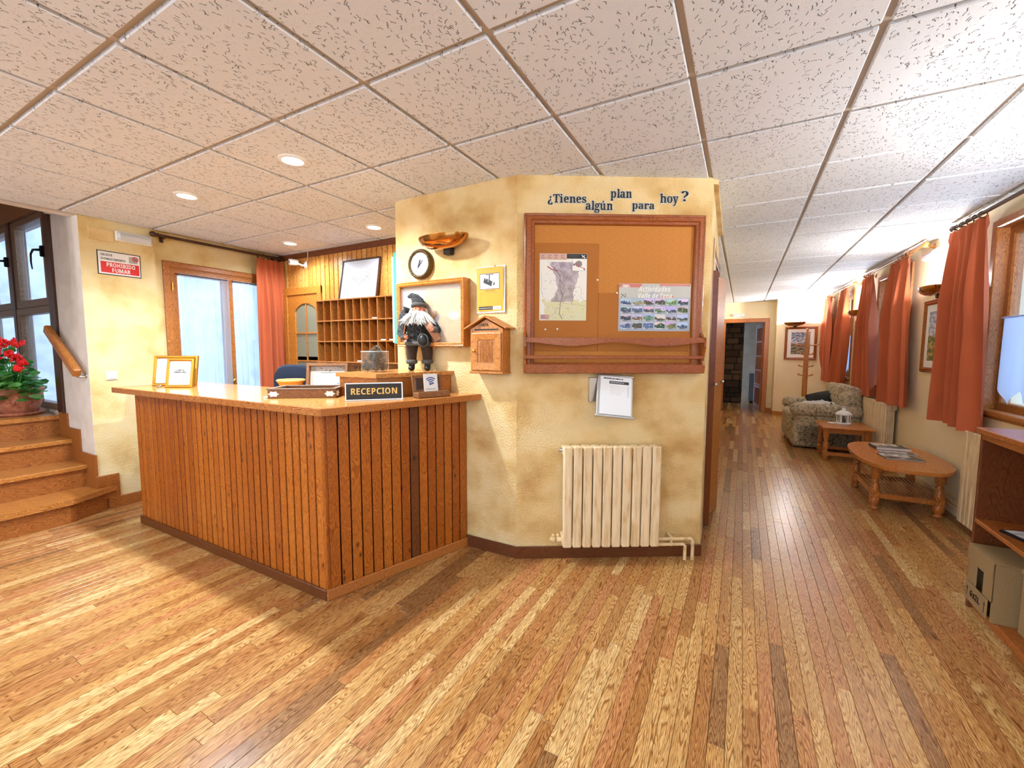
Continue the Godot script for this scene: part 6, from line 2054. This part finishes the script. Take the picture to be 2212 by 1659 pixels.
func build_lounge() -> void:
	wall_picture("framed landscape with a grey cloudy sky, behind the coat stand", Vector3(1.05, 1.545, -10.592), Vector3(0, -0.273, 0), 0.56, 0.68, landscape(3, 200, 260, [Color(0.36, 0.4, 0.52), Color(0.78, 0.8, 0.85)], [Color(0.3, 0.27, 0.22), Color(0.62, 0.57, 0.48)]))
	wall_picture("framed landscape half hidden by the nearest orange curtain", on_right(-5.5, 1.54), RIGHT_TURN, 0.68, 0.71, landscape(5, 260, 260, [Color(0.5, 0.55, 0.68), Color(0.82, 0.82, 0.85)], [Color(0.3, 0.36, 0.16), Color(0.72, 0.6, 0.38)]))
	wall_picture("framed landscape mostly hidden behind the middle rust curtain", on_right(-8.2, 1.54), RIGHT_TURN, 0.6, 0.66, landscape(9, 220, 240, [Color(0.5, 0.58, 0.7), Color(0.85, 0.85, 0.88)], [Color(0.25, 0.33, 0.18), Color(0.6, 0.55, 0.36)]))
	# coat stand
	var t := thing("coat_stand", "wooden coat stand with turned pegs at the corridor's far end", "coat stand", Vector3(1.075, 0, -9.8))
	part(t, "pole", G.new().tube([Vector3(0, 0.02, 0), Vector3(0, 1.2, 0), Vector3(0, 1.55, 0), Vector3(0, 1.78, 0)], [0.042, 0.042, 0.036, 0.016], 16).ball(Vector3(0, 1.79, 0), Vector3(0.02, 0.03, 0.02), 10).done(), M.oak_y)
	for k in 4:
		var a := TAU * k / 4 + 0.4
		part(t, "foot", G.new().bar(Vector3(0, 0.1, 0), Vector3(cos(a) * 0.25, 0.02, sin(a) * 0.25), 0.04, 0.05, 0.008).done(), M.oak_y)
	for e in [[1.5, 0.2, 0.1], [1.32, 0.15, 0.9], [1.09, 0.11, 0.2], [0.92, 0.12, 0.5]]:
		for s in [-1.0, 1.0]:
			var dv := Vector3(cos(e[2]), 0, sin(e[2]) * 0.6) * float(s)
			var p0 := Vector3(0, e[0], 0)
			part(t, "peg", G.new().tube([p0, p0 + dv * (e[1] * 0.5) + Vector3(0, -0.005, 0), p0 + dv * float(e[1]) + Vector3(0, 0.015, 0)], [0.012, 0.01, 0.011], 8).ball(p0 + dv * float(e[1]) + Vector3(0, 0.016, 0), Vector3(0.018, 0.018, 0.018), 8).done(), M.oak_x)
	radiator("corridor_radiator", "cream radiator under the middle window between armchair and coffee table", on_right(-6.86, 0.43, 0.005), RIGHT_TURN, 15, 0.0635, 0.69, 0.12)
	radiator("near_radiator", "cream radiator under the near window, behind the bookcase", on_right(-4.0, 0.425, 0.005), RIGHT_TURN, 17, 0.0635, 0.72, 0.12)
	build_armchair()
	build_tables()


func puff(c: Vector3, s: Vector3, r: float, m := 4, sag := 0.0) -> ArrayMesh:   # an upholstered block with soft edges
	var g := G.new()
	g.flat = false
	var h := s * 0.5
	var lats := []
	for q in [[-1.0, -PI / 2, 0.0], [1.0, 0.0, PI / 2]]:
		for k in m + 1:
			lats.append([q[0], lerpf(q[1], q[2], float(k) / m)])
	var lons := []
	var sg := [[1, 1], [-1, 1], [-1, -1], [1, -1]]
	for q in 4:
		for k in m + 1:
			lons.append([sg[q], PI / 2 * q + PI / 2 * k / m])
	var swell := func(p: Vector3) -> float:
		return sag * maxf(0.0, 1.0 - pow(2.0 * p.x / s.x, 2.0)) * maxf(0.0, 1.0 - pow(2.0 * p.z / s.z, 2.0)) * signf(p.y)
	var pt := func(a: Array, o: Array) -> Vector3:
		var d := Vector3(cos(a[1]) * cos(o[1]), sin(a[1]), cos(a[1]) * sin(o[1]))
		var p := Vector3(o[0][0] * (h.x - r), a[0] * (h.y - r), o[0][1] * (h.z - r)) + d * r
		return c + p + Vector3(0, swell.call(p), 0)
	for i in lats.size() - 1:
		for j in lons.size():
			var o0: Array = lons[j]
			var o1: Array = lons[(j + 1) % lons.size()]
			g.quad(pt.call(lats[i], o1), pt.call(lats[i], o0), pt.call(lats[i + 1], o0), pt.call(lats[i + 1], o1))
	var n := 6
	for sy in [-1.0, 1.0]:
		for i in n:
			for j in n:
				var q := []
				for k in [[i, j], [i, j + 1], [i + 1, j + 1], [i + 1, j]]:
					var p := Vector3((2.0 * k[0] / n - 1.0) * (h.x - r), sy * h.y, (2.0 * k[1] / n - 1.0) * (h.z - r))
					q.append(c + p + Vector3(0, swell.call(p), 0))
				if sy < 0.0:
					q.reverse()
				g.quad(q[0], q[1], q[2], q[3])
	return g.done()


func build_armchair() -> void:
	var t := thing("armchair", "bulky armchair in grey-green floral fabric beside the corridor windows", "armchair", Vector3(1.04, 0, -7.82), Vector3(0, -PI / 2 + 0.03, 0))
	# local x runs along the wall towards the camera, local z towards the corridor
	part(t, "base", puff(Vector3(0, 0.2, -0.02), Vector3(1.16, 0.36, 0.8), 0.05), M.floral)
	part(t, "front_panel", puff(Vector3(0, 0.24, 0.37), Vector3(0.72, 0.34, 0.1), 0.045), M.floral)
	part(t, "seat_cushion", puff(Vector3(0, 0.42, 0.08), Vector3(0.72, 0.16, 0.68), 0.07, 4, 0.03), M.floral)
	for s in [-1.0, 1.0]:
		part(t, "arm_side", puff(Vector3(s * 0.48, 0.29, -0.03), Vector3(0.2, 0.52, 0.76), 0.06), M.floral)
		part(t, "arm_roll", puff(Vector3(s * 0.49, 0.55, -0.01), Vector3(0.27, 0.18, 0.84), 0.085, 5), M.floral)
		part(t, "arm_wing", puff(Vector3(s * 0.47, 0.68, -0.28), Vector3(0.22, 0.3, 0.26), 0.1, 5), M.floral)
	part(t, "backrest", puff(Vector3(0, 0.62, -0.23), Vector3(0.92, 0.62, 0.24), 0.11, 5), M.floral, Vector3(), Vector3(-0.13, 0, 0))
	for i in 6:
		part(t, "back_roll", puff(Vector3(-0.35 + 0.14 * i, 0.64, -0.12), Vector3(0.15, 0.58, 0.16), 0.07, 4), M.floral, Vector3(), Vector3(-0.13, 0, 0))
	for sx in [-1.0, 1.0]:
		for sz in [-1.0, 1.0]:
			part(t, "foot", G.new().box(Vector3(sx * 0.48, 0.012, sz * 0.32), Vector3(0.06, 0.025, 0.06), 0.004).done(), M.black)
	var c := part(self, "black_cushion", puff(Vector3(), Vector3(0.38, 0.08, 0.38), 0.038, 4, 0.05), cloth(Color(0.055, 0.04, 0.032), T.weave, 0.1, 0.3), Vector3(1.1, 0.645, -7.83))
	c.basis = Basis(Vector3.UP, -0.35) * Basis(Vector3.RIGHT, 0.55) * Basis(Vector3.UP, 0.5)
	tag(c, "black square cushion lying tilted on the floral armchair", "cushion")
	var g := G.new()
	g.flat = false
	var n := 14
	var f := FastNoiseLite.new()
	f.seed = 3
	f.frequency = 0.9
	var rows := []
	for i in n + 1:
		var row := []
		for j in n + 1:
			var u := float(i) / n - 0.5
			var v := float(j) / n - 0.5
			row.append(Vector3(u * 0.4, 0.05 + 0.05 * f.get_noise_2d(u * 7.0, v * 7.0) + 0.05 * (0.25 - u * u), v * 0.34 * (1.0 - 0.3 * u)))
		rows.append(row)
	for i in n:
		for j in n:
			g.quad(rows[i][j], rows[i][j + 1], rows[i + 1][j + 1], rows[i + 1][j])
	c = part(self, "white_cloth", g.done(), cloth(Color(0.9, 0.9, 0.89), T.weave, 0.1, 0.2), Vector3(0.98, 0.575, -7.5), Vector3(0, 0.4, 0.1))
	tag(c, "crumpled white cloth on the armchair seat before the black cushion", "cloth")


func turned_leg(h: float, r: float) -> Array:   # a baluster profile
	return [[0.0, 0.0], [r * 0.7, 0.0], [r * 0.95, h * 0.03], [r * 0.95, h * 0.06], [r * 0.6, h * 0.09], [r * 0.7, h * 0.11], [r * 1.0, h * 0.13], [r, h * 0.3], [r * 0.7, h * 0.33], [r * 0.55, h * 0.36], [r * 0.75, h * 0.4], [r * 0.98, h * 0.5], [r * 0.9, h * 0.58], [r * 0.55, h * 0.68], [r * 0.5, h * 0.7], [r * 0.85, h * 0.73], [r * 0.55, h * 0.76], [r * 0.7, h * 0.8], [r, h * 0.84], [r, h]]


func build_tables() -> void:
	# side table
	var t := thing("side_table", "small square wooden side table with turned legs beside the armchair", "table", Vector3(1.19, 0, -6.82))
	part(t, "tabletop", G.new().box(Vector3(0, 0.425, 0), Vector3(0.53, 0.03, 0.58), 0.01).done(), M.honey)
	var leg := G.new().lathe(turned_leg(0.36, 0.034), 18).box(Vector3(0, 0.085, 0), Vector3(0.058, 0.05, 0.058), 0.004).box(Vector3(0, 0.375, 0), Vector3(0.062, 0.07, 0.062), 0.004).done()
	for sx in [-1.0, 1.0]:
		for sz in [-1.0, 1.0]:
			part(t, "leg", leg, M.honey_y, Vector3(sx * 0.205, 0, sz * 0.215))
		part(t, "apron", G.new().box(Vector3(sx * 0.205, 0.38, 0), Vector3(0.022, 0.055, 0.38), 0.003).done(), M.honey)
		part(t, "stretcher", G.new().box(Vector3(sx * 0.205, 0.085, 0), Vector3(0.026, 0.04, 0.38), 0.004).done(), M.honey)
		part(t, "apron", G.new().box(Vector3(0, 0.38, sx * 0.215), Vector3(0.36, 0.055, 0.022), 0.003).done(), M.honey_y)
		part(t, "stretcher", G.new().box(Vector3(0, 0.085, sx * 0.215), Vector3(0.36, 0.04, 0.026), 0.004).done(), M.honey_y)
	# lantern
	t = thing("white_lantern", "small white metal lantern with a domed lid on the side table", "lantern", Vector3(1.2, 0.4405, -6.9))
	part(t, "base", G.new().lathe([[0.0, 0.0], [0.088, 0.0], [0.09, 0.012], [0.078, 0.02], [0.0, 0.02]], 12).done(), M.white)
	for k in 6:
		var a := TAU * k / 6
		part(t, "post", G.new().bar(Vector3(cos(a) * 0.07, 0.018, sin(a) * 0.07), Vector3(cos(a) * 0.07, 0.125, sin(a) * 0.07), 0.02, 0.008, 0.001, Vector3(cos(a), 0, sin(a))).done(), M.white)
	part(t, "roof", G.new().lathe([[0.09, 0.12], [0.092, 0.132], [0.075, 0.15], [0.045, 0.17], [0.025, 0.178], [0.025, 0.195], [0.012, 0.205], [0.0, 0.207]], 18).done(), M.white)
	var loop := []
	for i in 13:
		loop.append(Vector3(cos(PI * i / 12) * 0.022, 0.2 + sin(PI * i / 12) * 0.03, 0))
	part(t, "handle", G.new().tube(loop, 0.003, 6).done(), M.white)
	part(t, "candle", G.new().tube([Vector3(0, 0.018, 0), Vector3(0, 0.07, 0)], 0.025, 14).done(), mat(Color(0.35, 0.3, 0.28), 0.6))
	var nk := part(self, "paper_napkin", G.new().box(Vector3(0, 0.002, 0), Vector3(0.11, 0.004, 0.11), 0.001).done(), M.paper, Vector3(1.1, 0.4405, -6.93), Vector3(0, 0.4, 0))
	tag(nk, "flat white paper napkin beside the white lantern", "napkin")
	# coffee table
	t = thing("coffee_table", "low boat-shaped wooden coffee table with a slatted shelf near the bookcase", "table", Vector3(1.29, 0, -5.1))
	var top := PackedVector2Array()
	var half := [Vector2(0.325, 0.0), Vector2(0.32, 0.15), Vector2(0.305, 0.3), Vector2(0.28, 0.41), Vector2(0.235, 0.5), Vector2(0.185, 0.565), Vector2(0.13, 0.597), Vector2(0.06, 0.61), Vector2(0.0, 0.612)]
	for q in 4:
		var ar := half.duplicate()
		if q % 2 == 1:
			ar.reverse()
		for k in ar.size() - 1:
			var v: Vector2 = ar[k]
			top.append(Vector2(v.x * (1 if q in [0, 3] else -1), v.y * (1 if q < 2 else -1)))
	part(t, "tabletop", G.new().plan(top, 0.405, 0.43).done(), M.honey)
	var lower := PackedVector2Array()
	for v in top:
		lower.append(v * 0.985)
	part(t, "edge_moulding", G.new().plan(lower, 0.396, 0.406).done(), M.honey_y)
	leg = G.new().lathe(turned_leg(0.35, 0.037), 18).box(Vector3(0, 0.125, 0), Vector3(0.062, 0.07, 0.062), 0.004).box(Vector3(0, 0.37, 0), Vector3(0.066, 0.055, 0.066), 0.004).done()
	for sx in [-1.0, 1.0]:
		for sz in [-1.0, 1.0]:
			part(t, "leg", leg, M.honey_y, Vector3(sx * 0.21, 0, sz * 0.35))
		part(t, "apron", G.new().box(Vector3(sx * 0.21, 0.37, 0), Vector3(0.022, 0.05, 0.66), 0.003).done(), M.honey)
		part(t, "shelf_rail", G.new().box(Vector3(sx * 0.21, 0.125, 0), Vector3(0.026, 0.045, 0.66), 0.004).done(), M.honey)
		part(t, "apron", G.new().box(Vector3(0, 0.37, sx * 0.35), Vector3(0.38, 0.05, 0.022), 0.003).done(), M.honey_y)
		part(t, "shelf_rail", G.new().box(Vector3(0, 0.125, sx * 0.35), Vector3(0.38, 0.045, 0.026), 0.004).done(), M.honey_y)
	var slat := G.new().box(Vector3(), Vector3(0.016, 0.014, 0.68), 0.003).done()
	for i in 12:
		part(t, "slat", slat, M.honey, Vector3(-0.18 + 0.36 * i / 11.0, 0.138, 0))
	magazine("thick dark-covered catalogue on the coffee table, farthest of the three", Vector3(1.32, 0.4305, -5.42), 0.08, 0.27, 0.21, 0.026, 1)
	magazine("narrow leaflet in the middle of the coffee table's three papers", Vector3(1.33, 0.4305, -5.2), -0.02, 0.27, 0.1, 0.006, 2)
	magazine("glossy magazine with a pale cover on the coffee table, nearest the bookcase", Vector3(1.3, 0.4305, -5.0), 0.1, 0.28, 0.21, 0.008, 3)


func magazine(label: String, at: Vector3, turn: float, w: float, d: float, h: float, seed_: int) -> void:
	var t := thing("magazine", label, "magazine", at, Vector3(0, turn, 0), "magazines and papers")
	part(t, "pages", G.new().box(Vector3(0, h / 2, 0), Vector3(w - 0.004, h - 0.002, d - 0.003), 0.0005).done(), M.paper)
	part(t, "cover", G.new().box(Vector3(0, h - 0.0006, 0), Vector3(w, 0.0012, d)).box(Vector3(0, 0.0006, 0), Vector3(w, 0.0012, d)).box(Vector3(-w / 2, h / 2, 0), Vector3(0.001, h, d)).done(), mat(Color(0.1, 0.1, 0.12) if seed_ % 2 == 1 else Color(0.6, 0.6, 0.62), 0.3))
	var r := RandomNumberGenerator.new()
	r.seed = seed_
	var im := landscape(20 + seed_, 128, 96, [Color(0.75, 0.77, 0.8), Color(0.93, 0.93, 0.93)], [Color(0.2, 0.22, 0.25), Color(0.8, 0.75, 0.7)])
	for k in 10:
		dab(im, r.randi_range(10, 118), r.randi_range(10, 86), r.randi_range(2, 7), Color(r.randf() * 0.6, r.randf() * 0.5, r.randf() * 0.5))
	im.fill_rect(Rect2i(100, 4, 24, 88), Color(0.25, 0.22, 0.22))
	var q := QuadMesh.new()
	q.size = Vector2(w * 0.94, d * 0.92)
	part(t, "cover_print", q, print_mat(im, 0.25), Vector3(0, h + 0.0004, 0), Vector3(-PI / 2, 0, 0))


# ---------------------------------------------------------------- bookcase at the right edge
func build_bookcase() -> void:
	var x0 := 1.14
	var x1 := 1.64
	var z0 := -3.165
	var z1 := -2.1
	var H := 0.99
	var t := thing("low_bookcase", "open wooden bookcase at the right edge under the near window", "bookcase")
	part(t, "side_board", G.new().span(Vector3(x0, 0, z0), Vector3(x1, H - 0.03, z0 + 0.024), 0.002).done(), M.case_shade_y)
	part(t, "side_board", G.new().span(Vector3(x0, 0, z1 - 0.024), Vector3(x1, H - 0.03, z1), 0.002).done(), M.case_shade_y)
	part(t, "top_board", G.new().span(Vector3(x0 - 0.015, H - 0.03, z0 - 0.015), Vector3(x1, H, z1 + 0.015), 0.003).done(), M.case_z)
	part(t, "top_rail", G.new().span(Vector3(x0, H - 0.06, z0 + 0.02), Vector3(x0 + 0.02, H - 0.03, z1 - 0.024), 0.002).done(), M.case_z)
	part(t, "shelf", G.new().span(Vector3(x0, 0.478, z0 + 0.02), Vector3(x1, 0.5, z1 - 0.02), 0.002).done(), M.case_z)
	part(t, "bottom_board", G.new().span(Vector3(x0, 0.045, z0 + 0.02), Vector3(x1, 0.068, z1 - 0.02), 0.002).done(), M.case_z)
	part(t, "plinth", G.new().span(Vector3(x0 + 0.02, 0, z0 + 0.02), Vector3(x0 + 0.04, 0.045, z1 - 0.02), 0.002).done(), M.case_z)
	part(t, "back_board", G.new().span(Vector3(x1 - 0.008, 0, z0), Vector3(x1, H - 0.03, z1)).done(), M.case_shade_y)  # dark tone carries the shade of the bookcase interior
	# cardboard box sticking out of the bottom shelf
	var b := thing("cardboard_box", "beige cardboard box with a hand hole, printed 6x2L, on the bookcase's bottom shelf", "box", Vector3(1.25, 0.0685, -2.985), Vector3(0, -PI / 2, 0))
	# local z looks out of the bookcase, local x towards the camera
	var w := 0.255
	var h := 0.3
	var d := 0.26
	part(b, "back", G.new().span(Vector3(-w / 2, 0, -d / 2), Vector3(w / 2, h, -d / 2 + 0.004)).done(), M.carton)
	for s in [-1.0, 1.0]:
		part(b, "side", G.new().box(Vector3(s * (w / 2 - 0.002), h / 2, 0), Vector3(0.004, h, d), 0.001).done(), M.carton)
	part(b, "lid_flap", G.new().box(Vector3(0, h, -0.002), Vector3(w + 0.006, 0.005, d + 0.004), 0.001).done(), M.carton)
	part(b, "front", G.new().span(Vector3(-w / 2, 0.1, d / 2 - 0.004), Vector3(-0.035, h, d / 2), 0.001).span(Vector3(0.035, 0.1, d / 2 - 0.004), Vector3(w / 2, h, d / 2), 0.001).span(Vector3(-0.035, 0.215, d / 2 - 0.004), Vector3(0.035, h, d / 2)).done(), M.carton)
	part(b, "front_flap", G.new().span(Vector3(-w / 2 - 0.002, 0.0, d / 2), Vector3(w / 2 - 0.03, 0.1, d / 2 + 0.004), 0.001).done(), M.carton)
	part(b, "lid_lip", G.new().span(Vector3(-w / 2 - 0.003, h - 0.085, d / 2), Vector3(w / 2 - 0.01, h + 0.002, d / 2 + 0.004), 0.001).done(), M.carton)
	part(b, "inner_bottle", G.new().tube([Vector3(0.0, 0.02, d / 2 - 0.09), Vector3(0.0, 0.25, d / 2 - 0.09)], 0.045, 16).done(), mat(Color(0.08, 0.17, 0.05), 0.25))
	lettering(b, "6x2L", 0.034, 0.1, Vector3(-0.02, 0.052, d / 2 + 0.005), M.iron)
	for x in [-0.105, 0.075]:
		part(b, "arrow_print", G.new().prism(PackedVector2Array([Vector2(-0.002, -0.028), Vector2(0.002, -0.028), Vector2(0.002, 0.01), Vector2(0.008, 0.01), Vector2(0, 0.028), Vector2(-0.008, 0.01), Vector2(-0.002, 0.01)]), 0, 0.0008, Transform3D(Basis(), Vector3(x, 0.05, d / 2 + 0.004))).done(), M.iron)
	var im := thing("storage_box", "second cardboard box beside the printed one on the bookcase's bottom shelf", "box", Vector3(1.33, 0.0685, -2.7), Vector3(0, -PI / 2, 0))
	part(im, "body", G.new().box(Vector3(0, 0.15, 0), Vector3(0.24, 0.3, 0.26), 0.003).done(), M.carton)
	part(im, "lid", G.new().box(Vector3(0, 0.3, 0), Vector3(0.25, 0.02, 0.27), 0.003).done(), M.carton)
	magazine("dark glossy magazine lying on the bookcase's middle shelf", Vector3(1.34, 0.5005, -2.9), 0.3, 0.3, 0.22, 0.012, 5)
	magazine("second dark magazine on the middle shelf, nearer the camera", Vector3(1.32, 0.5005, -2.6), -0.2, 0.3, 0.22, 0.016, 7)
	magazine("magazine on top of the bookcase, lower one of the small pile", Vector3(1.42, 0.9905, -2.95), 0.25, 0.29, 0.21, 0.018, 4)
	magazine("magazine on top of the bookcase, upper one of the small pile", Vector3(1.42, 1.0095, -2.93), 0.4, 0.29, 0.21, 0.014, 6)
